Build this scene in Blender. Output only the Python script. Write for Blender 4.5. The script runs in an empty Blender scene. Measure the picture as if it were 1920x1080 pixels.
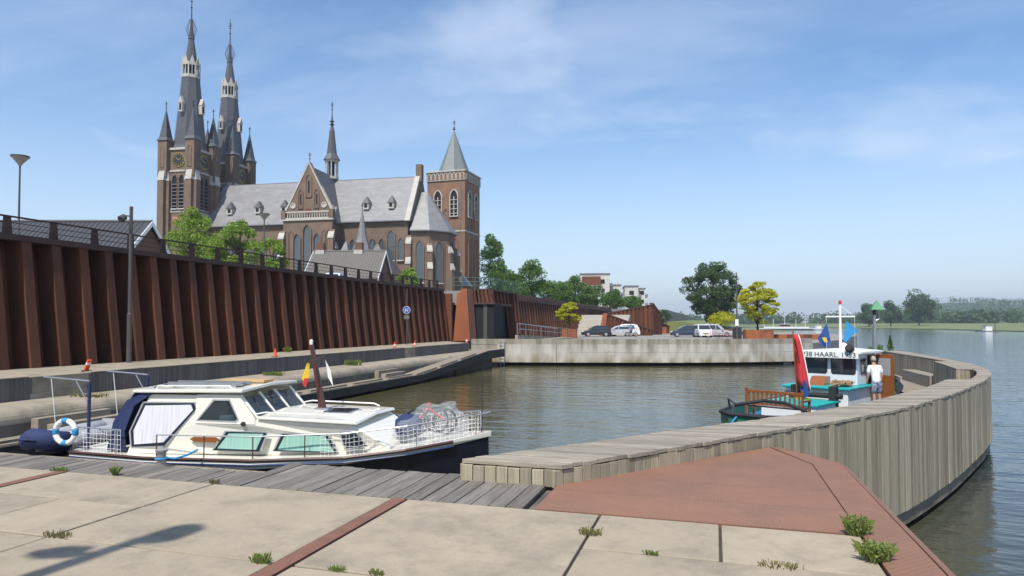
import bpy, bmesh, math, random
from mathutils import Vector, Matrix
R = math.radians
rnd = random.Random(7)
S = bpy.context.scene
COL = S.collection

# ---------------------------------------------------------------- camera, sky, sun
cam_d = bpy.data.cameras.new('camera')
cam = bpy.data.objects.new('camera', cam_d); COL.objects.link(cam)
cam.location = (0, 0, 1.6)
cam.rotation_euler = (R(90 + 1.65), 0, R(16.6))
cam_d.sensor_width = 36.0
cam_d.lens = 36.0 * 1272 / 1920
cam_d.shift_y = 30.4 / 1920
cam_d.clip_start = 0.1; cam_d.clip_end = 9000
S.camera = cam

SUN_EL, SUN_DX, SUN_DY = R(57), 0.085, 0.996      # light travels towards +Y, a little +X
w = bpy.data.worlds.new('World'); S.world = w; w.use_nodes = True
nt = w.node_tree; N = nt.nodes; L = nt.links
N.clear()
out = N.new('ShaderNodeOutputWorld'); bg = N.new('ShaderNodeBackground')
sky = N.new('ShaderNodeTexSky'); sky.sky_type = 'NISHITA'; sky.sun_disc = False
sky.sun_elevation = SUN_EL
sky.sun_rotation = math.atan2(-SUN_DX, -SUN_DY)
sky.altitude = 10; sky.air_density = 1.0; sky.dust_density = 0.7; sky.ozone_density = 1.6
tc = N.new('ShaderNodeTexCoord')
sep = N.new('ShaderNodeSeparateXYZ'); L.new(tc.outputs['Generated'], sep.inputs[0])
def wmath(op, a, b=None, c=None):
    n = N.new('ShaderNodeMath'); n.operation = op
    for i, v in enumerate((a, b, c)):
        if v is None: continue
        if isinstance(v, (int, float)): n.inputs[i].default_value = v
        else: L.new(v, n.inputs[i])
    return n.outputs[0]
den = wmath('ADD', wmath('MAXIMUM', sep.outputs[2], 0.0), 0.16)
cmb = N.new('ShaderNodeCombineXYZ')
L.new(wmath('DIVIDE', sep.outputs[0], den), cmb.inputs[0]); L.new(wmath('DIVIDE', sep.outputs[1], den), cmb.inputs[1])
def wnoise(scale, detail, rough, stretch, off, dist=0.0):
    mp = N.new('ShaderNodeMapping'); mp.inputs['Scale'].default_value = stretch; mp.inputs['Location'].default_value = off
    mp.inputs['Rotation'].default_value = (0, 0, R(17))
    L.new(cmb.outputs[0], mp.inputs[0])
    n = N.new('ShaderNodeTexNoise'); n.inputs['Scale'].default_value = scale; n.inputs['Detail'].default_value = detail
    n.inputs['Roughness'].default_value = rough; n.inputs['Distortion'].default_value = dist
    L.new(mp.outputs[0], n.inputs['Vector']); return n.outputs['Fac']
def wramp(v, a, b):
    n = N.new('ShaderNodeMapRange'); n.interpolation_type = 'SMOOTHSTEP'
    n.inputs[1].default_value = a; n.inputs[2].default_value = b; L.new(v, n.inputs[0]); return n.outputs[0]
wisps = wramp(wnoise(0.75, 9, 0.60, (0.55, 1.5, 1), (3.1, 1.7, 0), 0.35), 0.42, 0.80)
puffs = wramp(wnoise(1.05, 10, 0.55, (0.9, 0.9, 1), (0.4, 5.2, 0), 0.2), 0.48, 0.74)
cl = wmath('MAXIMUM', wmath('MULTIPLY', wisps, 0.50), wmath('MULTIPLY', puffs, 0.62))
low = wramp(sep.outputs[2], 0.36, 0.0)                   # thin veil of cloud towards the horizon
cl = wmath('MAXIMUM', cl, wmath('MULTIPLY', low, 0.58))
mix = N.new('ShaderNodeMix'); mix.data_type = 'RGBA'
hsv = N.new('ShaderNodeHueSaturation'); hsv.inputs['Saturation'].default_value = 1.2; L.new(sky.outputs[0], hsv.inputs['Color'])
L.new(cl, mix.inputs[0]); L.new(hsv.outputs[0], mix.inputs[6]); mix.inputs[7].default_value = (4.2, 4.9, 6.0, 1)
L.new(mix.outputs[2], bg.inputs[0]); bg.inputs[1].default_value = 0.15
L.new(bg.outputs[0], out.inputs[0])

sun_d = bpy.data.lights.new('sun', 'SUN'); sun_d.energy = 4.4; sun_d.angle = R(0.53); sun_d.color = (1, 0.955, 0.88)
sun = bpy.data.objects.new('sun', sun_d); COL.objects.link(sun)
d = Vector((SUN_DX * math.cos(SUN_EL), SUN_DY * math.cos(SUN_EL), -math.sin(SUN_EL)))
sun.rotation_euler = d.to_track_quat('-Z', 'Y').to_euler(); sun.location = (-20, -60, 90)
S.view_settings.view_transform = 'Standard'; S.view_settings.look = 'None'
S.view_settings.exposure = 0.27; S.view_settings.gamma = 1.0; S.view_settings.use_curve_mapping = False
S.cycles.max_bounces = 8; S.cycles.transparent_max_bounces = 24
S.cycles.use_denoising = True

# ---------------------------------------------------------------- helpers
class MB:
    def __init__(s): s.v = []; s.f = []
    def add(s, vs, fs):
        o = len(s.v); s.v += [tuple(p) for p in vs]; s.f += [tuple(i + o for i in f) for f in fs]; return s
    def bx(s, x0, x1, y0, y1, z0, z1):
        return s.add([(x0,y0,z0),(x1,y0,z0),(x1,y1,z0),(x0,y1,z0),(x0,y0,z1),(x1,y0,z1),(x1,y1,z1),(x0,y1,z1)],
                     [(0,3,2,1),(4,5,6,7),(0,1,5,4),(1,2,6,5),(2,3,7,6),(3,0,4,7)])
    def box(s, c, d, rz=0, rx=0, ry=0):
        m = Matrix.Translation(c) @ Matrix.Rotation(rz,4,'Z') @ Matrix.Rotation(ry,4,'Y') @ Matrix.Rotation(rx,4,'X')
        x,y,z = d[0]/2,d[1]/2,d[2]/2
        vs = [m @ Vector(p) for p in ((-x,-y,-z),(x,-y,-z),(x,y,-z),(-x,y,-z),(-x,-y,z),(x,-y,z),(x,y,z),(-x,y,z))]
        return s.add(vs, [(0,3,2,1),(4,5,6,7),(0,1,5,4),(1,2,6,5),(2,3,7,6),(3,0,4,7)])
    def loft(s, rings, closed=True, cap=True):
        n = len(rings[0]); o = len(s.v)
        for r in rings: s.v += [tuple(p) for p in r]
        for i in range(len(rings)-1):
            for j in range(n if closed else n-1):
                a = o+i*n+j; b = o+i*n+(j+1)%n
                s.f.append((a, b, b+n, a+n))
        if cap and closed:
            s.f.append(tuple(o+j for j in reversed(range(n)))); s.f.append(tuple(o+(len(rings)-1)*n+j for j in range(n)))
        return s
    def prism(s, poly, a, b, ax='z'):
        def P(u, v, t): return {'z': (u,v,t), 'y': (u,t,v), 'x': (t,u,v)}[ax]
        area = sum(poly[i][0]*poly[(i+1)%len(poly)][1]-poly[(i+1)%len(poly)][0]*poly[i][1] for i in range(len(poly)))
        pl = list(poly) if (area > 0) != (ax == 'y') else list(reversed(poly))
        return s.loft([[P(u,v,a) for u,v in pl],[P(u,v,b) for u,v in pl]])
    def tube(s, pts, r, n=8, cap=True):
        pts = [Vector(p) for p in pts]; rs = r if isinstance(r,(list,tuple)) else [r]*len(pts)
        rings = []; up = None
        for i,p in enumerate(pts):
            t = (pts[min(i+1,len(pts)-1)]-pts[max(i-1,0)]).normalized()
            if up is None: up = Vector((0,0,1)) if abs(t.z)<.9 else Vector((1,0,0))
            a = t.cross(up).normalized(); b = a.cross(t).normalized(); up = b
            rings.append([p+(a*math.cos(2*math.pi*k/n)+b*math.sin(2*math.pi*k/n))*rs[i] for k in range(n)])
        return s.loft(rings, True, cap)
    def lathe(s, prof, n=12, c=(0,0,0), rot=0, sx=1, sy=1):
        return s.loft([[(c[0]+sx*r*math.cos(2*math.pi*k/n+rot), c[1]+sy*r*math.sin(2*math.pi*k/n+rot), c[2]+z) for k in range(n)] for r,z in prof])
    def quad(s, a, b, c, d): return s.add([a,b,c,d],[(0,1,2,3)])
    def xf(s, m, start=0):
        for i in range(start, len(s.v)): s.v[i] = tuple(m @ Vector(s.v[i]))
        return s
_mesh_n = [0]
def ob(name, mb, mat, parent=None, smooth=False, bevel=0, solid=0, sub=0, loc=None, rz=None):
    if isinstance(mb, MB):
        me = bpy.data.meshes.new(name); me.from_pydata(mb.v, [], mb.f); me.update()
        if smooth:
            me.polygons.foreach_set('use_smooth', [True]*len(me.polygons))
        for m in (mat if isinstance(mat,(list,tuple)) else [mat]): me.materials.append(m)
    else:
        me = mb
        if not me.materials: me.materials.append(mat)
    o = bpy.data.objects.new(name, me); COL.objects.link(o)
    if parent: o.parent = parent
    if solid: m = o.modifiers.new('s','SOLIDIFY'); m.thickness = solid; m.offset = 0
    if bevel: m = o.modifiers.new('b','BEVEL'); m.width = bevel; m.segments = 2; m.limit_method = 'ANGLE'
    if sub: m = o.modifiers.new('u','SUBSURF'); m.levels = sub; m.render_levels = sub
    if loc is not None: o.location = loc
    if rz is not None: o.rotation_euler = (0,0,rz)
    return o
def inst(name, src, parent=None, loc=None, rz=None, scale=None):
    o = src.copy(); o.name = name; COL.objects.link(o)
    if parent is not None: o.parent = parent
    if loc is not None: o.location = loc
    if rz is not None: o.rotation_euler = (0,0,rz)
    if scale is not None: o.scale = scale
    return o
def tag(o, label=None, cat=None, group=None, kind=None):
    if label: o['label'] = label
    if cat: o['category'] = cat
    if group: o['group'] = group
    if kind: o['kind'] = kind
    return o
def thing(name, label, cat, loc=(0,0,0), rz=0, group=None):
    o = bpy.data.objects.new(name, None); COL.objects.link(o); o.location = loc; o.rotation_euler = (0,0,rz)
    return tag(o, label, cat, group)
def copy_tree(o, parent=None):
    c = o.copy(); COL.objects.link(c); c.parent = parent
    for ch in o.children: copy_tree(ch, c)
    return c

# ---------------------------------------------------------------- materials
def M(name, c1, c2=None, scale=3.0, rough=0.7, bump=0.0, metal=0.0, stretch=(1,1,1), rand=0.0, c3=None, s3=0.6, t3=(0.55,0.75),
      bscale=None, spec=0.5, detail=6, trans=0.0, alpha=1.0, coat=0.0, nrough=0.62):
    m = bpy.data.materials.new(name); m.use_nodes = True
    T = m.node_tree; P = T.nodes['Principled BSDF']
    P.inputs['Roughness'].default_value = rough; P.inputs['Metallic'].default_value = metal
    P.inputs['Specular IOR Level'].default_value = spec
    P.inputs['Transmission Weight'].default_value = trans; P.inputs['Alpha'].default_value = alpha
    P.inputs['Coat Weight'].default_value = coat
    c1 = tuple(c1)+(1,)
    if c2 is None: c2 = tuple(x*0.8 for x in c1[:3])
    c2 = tuple(c2)+(1,)
    tcn = T.nodes.new('ShaderNodeTexCoord'); mp = T.nodes.new('ShaderNodeMapping'); mp.inputs['Scale'].default_value = stretch
    T.links.new(tcn.outputs['Object'], mp.inputs[0])
    oi = T.nodes.new('ShaderNodeObjectInfo')
    if rand:
        ad = T.nodes.new('ShaderNodeVectorMath'); ad.operation = 'ADD'
        sc = T.nodes.new('ShaderNodeVectorMath'); sc.operation = 'SCALE'; sc.inputs[0].default_value = (37,53,71)
        T.links.new(oi.outputs['Random'], sc.inputs['Scale'])
        T.links.new(mp.outputs[0], ad.inputs[0]); T.links.new(sc.outputs[0], ad.inputs[1]); vec = ad.outputs[0]
    else: vec = mp.outputs[0]
    n = T.nodes.new('ShaderNodeTexNoise'); n.inputs['Scale'].default_value = scale; n.inputs['Detail'].default_value = detail; n.inputs['Roughness'].default_value = nrough
    T.links.new(vec, n.inputs['Vector'])
    r = T.nodes.new('ShaderNodeMapRange'); r.inputs[1].default_value = 0.3; r.inputs[2].default_value = 0.7
    T.links.new(n.outputs['Fac'], r.inputs[0])
    mx = T.nodes.new('ShaderNodeMix'); mx.data_type = 'RGBA'; mx.inputs[6].default_value = c1; mx.inputs[7].default_value = c2
    T.links.new(r.outputs[0], mx.inputs[0]); col = mx.outputs[2]
    if c3 is not None:
        n3 = T.nodes.new('ShaderNodeTexNoise'); n3.inputs['Scale'].default_value = s3; n3.inputs['Detail'].default_value = 7; n3.inputs['Roughness'].default_value = max(0.65,nrough)
        T.links.new(vec, n3.inputs['Vector'])
        r3 = T.nodes.new('ShaderNodeMapRange'); r3.inputs[1].default_value = t3[0]; r3.inputs[2].default_value = t3[1]
        T.links.new(n3.outputs['Fac'], r3.inputs[0])
        m3 = T.nodes.new('ShaderNodeMix'); m3.data_type = 'RGBA'; m3.inputs[7].default_value = tuple(c3)+(1,)
        T.links.new(r3.outputs[0], m3.inputs[0]); T.links.new(col, m3.inputs[6]); col = m3.outputs[2]
    if rand:
        hs = T.nodes.new('ShaderNodeHueSaturation')
        mr = T.nodes.new('ShaderNodeMapRange'); mr.inputs[3].default_value = 1-rand; mr.inputs[4].default_value = 1+rand
        T.links.new(oi.outputs['Random'], mr.inputs[0]); T.links.new(mr.outputs[0], hs.inputs['Value']); T.links.new(col, hs.inputs['Color']); col = hs.outputs[0]
    T.links.new(col, P.inputs['Base Color'])
    if bump:
        b = T.nodes.new('ShaderNodeBump'); b.inputs['Strength'].default_value = min(1, bump); b.inputs['Distance'].default_value = 0.02
        nb = n
        if bscale:
            nb = T.nodes.new('ShaderNodeTexNoise'); nb.inputs['Scale'].default_value = bscale; nb.inputs['Detail'].default_value = 5
            T.links.new(vec, nb.inputs['Vector'])
        T.links.new(nb.outputs['Fac'], b.inputs['Height']); T.links.new(b.outputs[0], P.inputs['Normal'])
    return m
def leafmat(name, c1, c2, scale=0.5):
    m = M(name, c1, c2, scale=scale, rough=0.5, spec=0.3)
    T = m.node_tree; P = T.nodes['Principled BSDF']
    tr = T.nodes.new('ShaderNodeBsdfTranslucent'); mixs = T.nodes.new('ShaderNodeMixShader'); mixs.inputs[0].default_value = 0.38
    lk = P.inputs['Base Color'].links[0].from_socket
    T.links.new(lk, tr.inputs[0]); T.links.new(P.outputs[0], mixs.inputs[1]); T.links.new(tr.outputs[0], mixs.inputs[2])
    T.links.new(mixs.outputs[0], T.nodes['Material Output'].inputs[0])
    return m
def glass(name, tint, a=0.5, rough=0.03):
    """thin pane: part see-through, part mirror"""
    m = bpy.data.materials.new(name); m.use_nodes = True; T = m.node_tree; P = T.nodes['Principled BSDF']
    P.inputs['Base Color'].default_value = tuple(tint)+(1,); P.inputs['Roughness'].default_value = rough; P.inputs['Alpha'].default_value = a
    P.inputs['Specular IOR Level'].default_value = 0.9
    return m

concrete = M('slab_concrete', (0.385,0.318,0.226), (0.295,0.243,0.172), scale=1.8, rough=0.9, bump=0.25, bscale=110, rand=0.07, c3=(0.175,0.148,0.11), s3=1.3, t3=(0.46,0.76), detail=14, nrough=0.80)
quay_conc = M('quay_concrete', (0.40,0.36,0.29), (0.30,0.265,0.21), scale=1.2, rough=0.9, bump=0.1, bscale=30, stretch=(1,1,0.35), c3=(0.13,0.11,0.075), s3=0.8, t3=(0.5,0.75), detail=9)
pale_conc = M('pale_concrete', (0.58,0.55,0.48), (0.43,0.405,0.345), scale=0.9, rough=0.9, stretch=(1,1,0.4), c3=(0.22,0.18,0.12), s3=0.55, t3=(0.50,0.78), bump=0.08, bscale=25, detail=9)
dark_conc = M('wet_concrete', (0.17,0.15,0.12), (0.10,0.09,0.075), scale=1.4, rough=0.85, stretch=(1,1,0.5), c3=(0.05,0.047,0.04), s3=0.9, t3=(0.45,0.7), bump=0.15, bscale=18)
ledge_top = M('ledge_concrete', (0.36,0.30,0.22), (0.26,0.22,0.16), scale=1.5, rough=0.9, c3=(0.13,0.12,0.08), s3=1.1, t3=(0.5,0.75), bump=0.1, bscale=30)
foot_conc = M('foot_concrete', (0.24,0.205,0.15), (0.16,0.14,0.10), scale=2, rough=0.9, c3=(0.07,0.07,0.04), s3=1.5, t3=(.45,.7))
asphalt = M('car_park_paving', (0.27,0.25,0.225), (0.22,0.20,0.18), scale=0.8, rough=0.9)
wood_y = M('grey_deck_wood', (0.20,0.175,0.145), (0.105,0.09,0.075), scale=3, rough=0.82, stretch=(14,0.9,14), rand=0.22, bump=0.35, c3=(0.27,0.245,0.21), s3=1.2, t3=(0.5,0.8))
wood_z = M('grey_upright_wood', (0.37,0.315,0.225), (0.235,0.20,0.14), scale=3, rough=0.82, stretch=(14,14,0.9), rand=0.27, bump=0.3, c3=(0.20,0.175,0.10), s3=0.9, t3=(0.5,0.8))
wood_top = M('bleached_top_wood', (0.34,0.295,0.23), (0.18,0.155,0.12), scale=3, rough=0.82, stretch=(14,1.0,14), rand=0.24, bump=0.3, c3=(0.16,0.14,0.11), s3=1.5, t3=(0.55,0.85))
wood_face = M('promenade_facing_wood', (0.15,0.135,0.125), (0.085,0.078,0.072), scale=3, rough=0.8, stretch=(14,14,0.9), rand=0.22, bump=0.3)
jetty_wood = M('jetty_wood', (0.30,0.25,0.185), (0.20,0.165,0.125), scale=2, rough=0.85, stretch=(1,10,1), rand=0.1, bump=0.2)
jetty_dark = M('jetty_dark_timber', (0.05,0.043,0.034), (0.028,0.024,0.02), scale=2, rough=0.8, bump=0.2)
rust = M('rusted_sheet_pile', (0.142,0.043,0.0135), (0.078,0.025,0.0100), scale=1.6, rough=0.78, stretch=(1.6,1.6,0.22), rand=0.28, c3=(0.040,0.017,0.0105), s3=0.5, t3=(0.5,0.75), bump=0.12, bscale=22, detail=12, nrough=.75)
rust_lit = M('sunlit_rust_plate', (0.34,0.105,0.035), (0.23,0.072,0.028), scale=0.9, rough=0.8, stretch=(1,1,0.3), c3=(0.15,0.06,0.035), s3=0.5, t3=(0.52,0.72), bump=0.08, bscale=25)  # rust in its sunlit tone; the sun's brightness is put into the colour
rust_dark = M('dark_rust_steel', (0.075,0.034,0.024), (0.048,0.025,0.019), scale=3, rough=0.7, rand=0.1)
rust_plate = M('red_brown_tread_plate', (0.262,0.128,0.078), (0.205,0.104,0.065), scale=1.6, rough=0.75, rand=0.04, c3=(0.17,0.098,0.065), s3=0.9, t3=(0.45,0.75), detail=12, nrough=.75)
def stained_wall(m, ztop=-0.2, zlow=-1.25):
    """rain streaks below the coping and a brown tide mark low down"""
    T = m.node_tree; P = T.nodes['Principled BSDF']; col = P.inputs['Base Color'].links[0].from_socket
    tcn = T.nodes.new('ShaderNodeTexCoord'); sp = T.nodes.new('ShaderNodeSeparateXYZ'); T.links.new(tcn.outputs['Object'], sp.inputs[0])
    def nz(stretch, scale, a, b):
        mp = T.nodes.new('ShaderNodeMapping'); mp.inputs['Scale'].default_value = stretch; T.links.new(tcn.outputs['Object'], mp.inputs[0])
        n = T.nodes.new('ShaderNodeTexNoise'); n.inputs['Scale'].default_value = scale; n.inputs['Detail'].default_value = 8; n.inputs['Roughness'].default_value = .65; T.links.new(mp.outputs[0], n.inputs['Vector'])
        r = T.nodes.new('ShaderNodeMapRange'); r.inputs[1].default_value = a; r.inputs[2].default_value = b; T.links.new(n.outputs['Fac'], r.inputs[0]); return r.outputs[0]
    def mul(a, b):
        n = T.nodes.new('ShaderNodeMath'); n.operation = 'MULTIPLY'; T.links.new(a, n.inputs[0]); T.links.new(b, n.inputs[1]); return n.outputs[0]
    def zr(a, b):
        r = T.nodes.new('ShaderNodeMapRange'); r.inputs[1].default_value = a; r.inputs[2].default_value = b; T.links.new(sp.outputs[2], r.inputs[0]); return r.outputs[0]
    def over(c, f, colr):
        mx = T.nodes.new('ShaderNodeMix'); mx.data_type = 'RGBA'; T.links.new(f, mx.inputs[0]); T.links.new(c, mx.inputs[6]); mx.inputs[7].default_value = colr+(1,); return mx.outputs[2]
    col = over(col, mul(nz((1,1,.06),1.6,.42,.62), zr(-1.3,0.2)), (.17,.145,.105))
    col = over(col, mul(nz((1,1,.5),1.1,.36,.62), zr(-0.75,-1.62)), (.21,.155,.075))
    T.links.new(col, P.inputs['Base Color'])
stained_wall(quay_conc); stained_wall(pale_conc)
def add_studs(m):
    T = m.node_tree; P = T.nodes['Principled BSDF']
    tcn = T.nodes.new('ShaderNodeTexCoord')
    mp = T.nodes.new('ShaderNodeMapping'); mp.inputs['Rotation'].default_value = (0,0,R(45)); mp.inputs['Scale'].default_value = (22,22,22)
    T.links.new(tcn.outputs['Object'], mp.inputs[0])
    ck = T.nodes.new('ShaderNodeTexVoronoi'); ck.inputs['Scale'].default_value = 1.0; ck.inputs['Randomness'].default_value = 0.0
    T.links.new(mp.outputs[0], ck.inputs['Vector'])
    b = T.nodes.new('ShaderNodeBump'); b.inputs['Strength'].default_value = 0.9; b.inputs['Distance'].default_value = 0.012; b.invert = True
    T.links.new(ck.outputs['Distance'], b.inputs['Height']); T.links.new(b.outputs[0], P.inputs['Normal'])
    col = P.inputs['Base Color'].links[0].from_socket; r = T.nodes.new('ShaderNodeMapRange'); r.inputs[1].default_value = .30; r.inputs[2].default_value = .12
    T.links.new(ck.outputs['Distance'], r.inputs[0]); mx = T.nodes.new('ShaderNodeMix'); mx.data_type = 'RGBA'; mx.inputs[7].default_value = (.36,.20,.125,1)
    m5 = T.nodes.new('ShaderNodeMath'); m5.operation = 'MULTIPLY'; m5.inputs[1].default_value = .3; T.links.new(r.outputs[0], m5.inputs[0]); T.links.new(m5.outputs[0], mx.inputs[0]); T.links.new(col, mx.inputs[6]); T.links.new(mx.outputs[2], P.inputs['Base Color'])
add_studs(rust_plate)
church_brick = M('brown_church_brick', (0.195,0.135,0.092), (0.145,0.098,0.07), scale=0.7, rough=0.9, c3=(0.115,0.08,0.058), s3=0.25, t3=(0.5,0.75), bump=0.1, bscale=6)
old_brick = M('old_tower_brick', (0.30,0.155,0.085), (0.20,0.115,0.072), scale=1.3, rough=0.9, c3=(0.155,0.10,0.07), s3=0.35, t3=(0.45,0.7), bump=0.15, bscale=6)
house_brick = M('house_brick', (0.17,0.085,0.055), (0.13,0.066,0.045), scale=4, rough=0.9)
stone = M('pale_dressed_stone', (0.50,0.47,0.41), (0.38,0.355,0.31), scale=2, rough=0.85)
strip_rust = M('flat_rust_strip', (0.215,0.095,0.06), (0.165,0.078,0.05), scale=5, rough=0.75, c3=(0.13,0.065,0.045), s3=2.5, t3=(.5,.75))
step_conc = M('step_concrete', (0.46,0.43,0.37), (0.38,0.355,0.30), scale=1.5, rough=0.9, rand=.06)
slate = M('grey_slate', (0.215,0.210,0.212), (0.165,0.162,0.165), scale=1.2, rough=0.5, stretch=(1,1,3), c3=(0.255,0.25,0.25), s3=0.4, t3=(0.45,0.7), bump=0.15, bscale=9)
slate_dark = M('dark_spire_slate', (0.108,0.106,0.112), (0.075,0.074,0.080), scale=1.0, rough=0.45, stretch=(1,1,2.5), bump=0.15, bscale=8)
def courses(m, step, dist=.03):
    """overlapping slate courses as fine horizontal relief"""
    T = m.node_tree; P = T.nodes['Principled BSDF']; tcn = T.nodes.new('ShaderNodeTexCoord')
    wv = T.nodes.new('ShaderNodeTexWave'); wv.wave_type = 'BANDS'; wv.bands_direction = 'Z'; wv.wave_profile = 'SAW'; wv.inputs['Scale'].default_value = .314/step; wv.inputs['Distortion'].default_value = .25; wv.inputs['Detail Scale'].default_value = 3
    T.links.new(tcn.outputs['Object'], wv.inputs['Vector'])
    b = T.nodes.new('ShaderNodeBump'); b.inputs['Strength'].default_value = .8; b.inputs['Distance'].default_value = dist; T.links.new(wv.outputs['Fac'], b.inputs['Height'])
    old = P.inputs['Normal'].links[0].from_socket if P.inputs['Normal'].links else None
    if old: T.links.new(old, b.inputs['Normal'])
    T.links.new(b.outputs[0], P.inputs['Normal'])
courses(slate,.42,.06); courses(slate_dark,.5,.06)
lead = M('grey_lead', (0.20,0.205,0.215), (0.15,0.155,0.165), rough=0.5)
church_glass = M('leaded_glass', (0.085,0.10,0.105), (0.05,0.06,0.065), scale=1.6, rough=0.18, stretch=(2,2,5), spec=0.8)
void = M('dark_opening', (0.012,0.012,0.013), (0.008,0.008,0.009), rough=0.9)
iron = M('black_iron', (0.02,0.02,0.022), (0.03,0.03,0.03), rough=0.5)
gold = M('gilding', (0.65,0.42,0.10), (0.5,0.32,0.08), rough=0.35, metal=0.8)
white = M('white_paint', (0.80,0.79,0.76), (0.75,0.74,0.70), scale=2, rough=0.35, coat=0.2)
cream = M('cream_gelcoat', (0.80,0.77,0.66), (0.77,0.74,0.63), scale=1, rough=0.22, coat=0.4)
dark_hull = M('dark_blue_hull', (0.012,0.016,0.028), (0.009,0.012,0.02), rough=0.25)
steel = M('galvanised_steel', (0.42,0.43,0.44), (0.34,0.35,0.36), rough=0.35, metal=0.7)
lamp_grey = M('lamp_post_grey', (0.085,0.078,0.07), (0.065,0.06,0.055), rough=0.6)
rubber = M('black_rubber', (0.015,0.015,0.016), (0.022,0.022,0.022), rough=0.7)
mahog = M('varnished_wood', (0.30,0.105,0.03), (0.20,0.065,0.02), scale=4, rough=0.3, stretch=(2,2,8), coat=0.4)
brown_rail = M('brown_painted_wood', (0.085,0.032,0.02), (0.065,0.026,0.018), rough=0.4)
navy = M('navy_canvas', (0.02,0.035,0.11), (0.016,0.028,0.09), rough=0.8)
teal = M('turquoise_paint', (0.01,0.38,0.36), (0.01,0.34,0.33), rough=0.4)
deck_blue = M('blue_deck_paint', (0.04,0.16,0.30), (0.03,0.13,0.26), rough=0.6)
red = M('flag_red', (0.58,0.035,0.04), (0.52,0.03,0.035), rough=0.8)
orange = M('cone_orange', (0.75,0.09,0.03), (0.68,0.08,0.03), rough=0.5)
flag_blue = M('flag_blue', (0.02,0.07,0.26), (0.018,0.06,0.23), rough=0.8)
sky_blue = M('pennant_blue', (0.03,0.25,0.50), (0.025,0.22,0.45), rough=0.8)
yellow = M('yellow_cloth', (0.75,0.52,0.03), (0.7,0.48,0.03), rough=0.8)
skin = M('skin', (0.50,0.27,0.19), (0.45,0.24,0.165), rough=0.55)
grass_m = M('meadow', (0.135,0.165,0.045), (0.185,0.19,0.07), scale=0.05, rough=0.95, c3=(0.09,0.125,0.035), s3=0.02, t3=(0.45,0.7))
weed_m = leafmat('weed_leaf', (0.19,0.26,0.06), (0.26,0.30,0.09), 6)
leaf_lime = leafmat('lime_leaf', (0.19, 0.3, 0.035), (0.27, 0.37, 0.055), 0.6)
leaf_yel = leafmat('honey_locust_leaf', (0.42, 0.44, 0.02), (0.55, 0.53, 0.04), 0.6)
leaf_mid = leafmat('mid_green_leaf', (0.085, 0.17, 0.03), (0.13, 0.225, 0.045), 0.4)
leaf_dark = leafmat('poplar_leaf', (0.055, 0.1, 0.032), (0.085, 0.14, 0.045), 0.4)
leaf_far = leafmat('far_leaf', (0.065, 0.125, 0.035), (0.095, 0.155, 0.045), 0.05)
bark = M('bark', (0.075,0.058,0.042), (0.05,0.04,0.03), scale=6, rough=0.95, stretch=(3,3,0.6), bump=0.4)
# ================================================================ SETTING
WZ = -1.9
def water_mat():
    m = bpy.data.materials.new('river_water'); m.use_nodes = True; T = m.node_tree; P = T.nodes['Principled BSDF']
    P.inputs['Roughness'].default_value = 0.035; P.inputs['IOR'].default_value = 1.33
    tcn = T.nodes.new('ShaderNodeTexCoord')
    n0 = T.nodes.new('ShaderNodeTexNoise'); n0.inputs['Scale'].default_value = 0.03; T.links.new(tcn.outputs['Object'], n0.inputs['Vector'])
    mx = T.nodes.new('ShaderNodeMix'); mx.data_type = 'RGBA'; mx.inputs[6].default_value = (0.085,0.074,0.032,1); mx.inputs[7].default_value = (0.066,0.062,0.030,1)
    T.links.new(n0.outputs['Fac'], mx.inputs[0])
    spx = T.nodes.new('ShaderNodeSeparateXYZ'); T.links.new(tcn.outputs['Object'], spx.inputs[0])
    rv = T.nodes.new('ShaderNodeMapRange'); rv.interpolation_type = 'SMOOTHSTEP'; rv.inputs[1].default_value = -2; rv.inputs[2].default_value = 10; T.links.new(spx.outputs[0], rv.inputs[0])
    mr_ = T.nodes.new('ShaderNodeMix'); mr_.data_type = 'RGBA'; mr_.inputs[7].default_value = (0.022,0.036,0.045,1); T.links.new(rv.outputs[0], mr_.inputs[0]); T.links.new(mx.outputs[2], mr_.inputs[6]); T.links.new(mr_.outputs[2], P.inputs['Base Color'])
    prev = None
    for sc, st, dist, rot in ((0.9,(0.55,1.5,1),0.11,16),(2.6,(0.5,1.3,1),0.045,25),(0.16,(0.6,1.2,1),0.22,8),(8.0,(0.6,1.2,1),0.010,40)):
        mp = T.nodes.new('ShaderNodeMapping'); mp.inputs['Scale'].default_value = st; mp.inputs['Rotation'].default_value = (0,0,R(rot))
        T.links.new(tcn.outputs['Object'], mp.inputs[0])
        n = T.nodes.new('ShaderNodeTexNoise'); n.inputs['Scale'].default_value = sc; n.inputs['Detail'].default_value = 3
        T.links.new(mp.outputs[0], n.inputs['Vector'])
        b = T.nodes.new('ShaderNodeBump'); b.inputs['Strength'].default_value = 0.46; b.inputs['Distance'].default_value = dist
        T.links.new(n.outputs['Fac'], b.inputs['Height'])
        if prev: T.links.new(prev.outputs[0], b.inputs['Normal'])
        prev = b
    T.links.new(prev.outputs[0], P.inputs['Normal'])
    return m
wm = water_mat()
tag(ob('river_water', MB().quad((-900,-700,WZ),(2600,-700,WZ),(2600,4200,WZ),(-900,4200,WZ)), wm), kind='structure')
tag(ob('riverbed', MB().quad((-4000,-4000,-6),(6000,-4000,-6),(6000,7500,-6),(-4000,7500,-6)), dark_conc), kind='structure')

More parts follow.
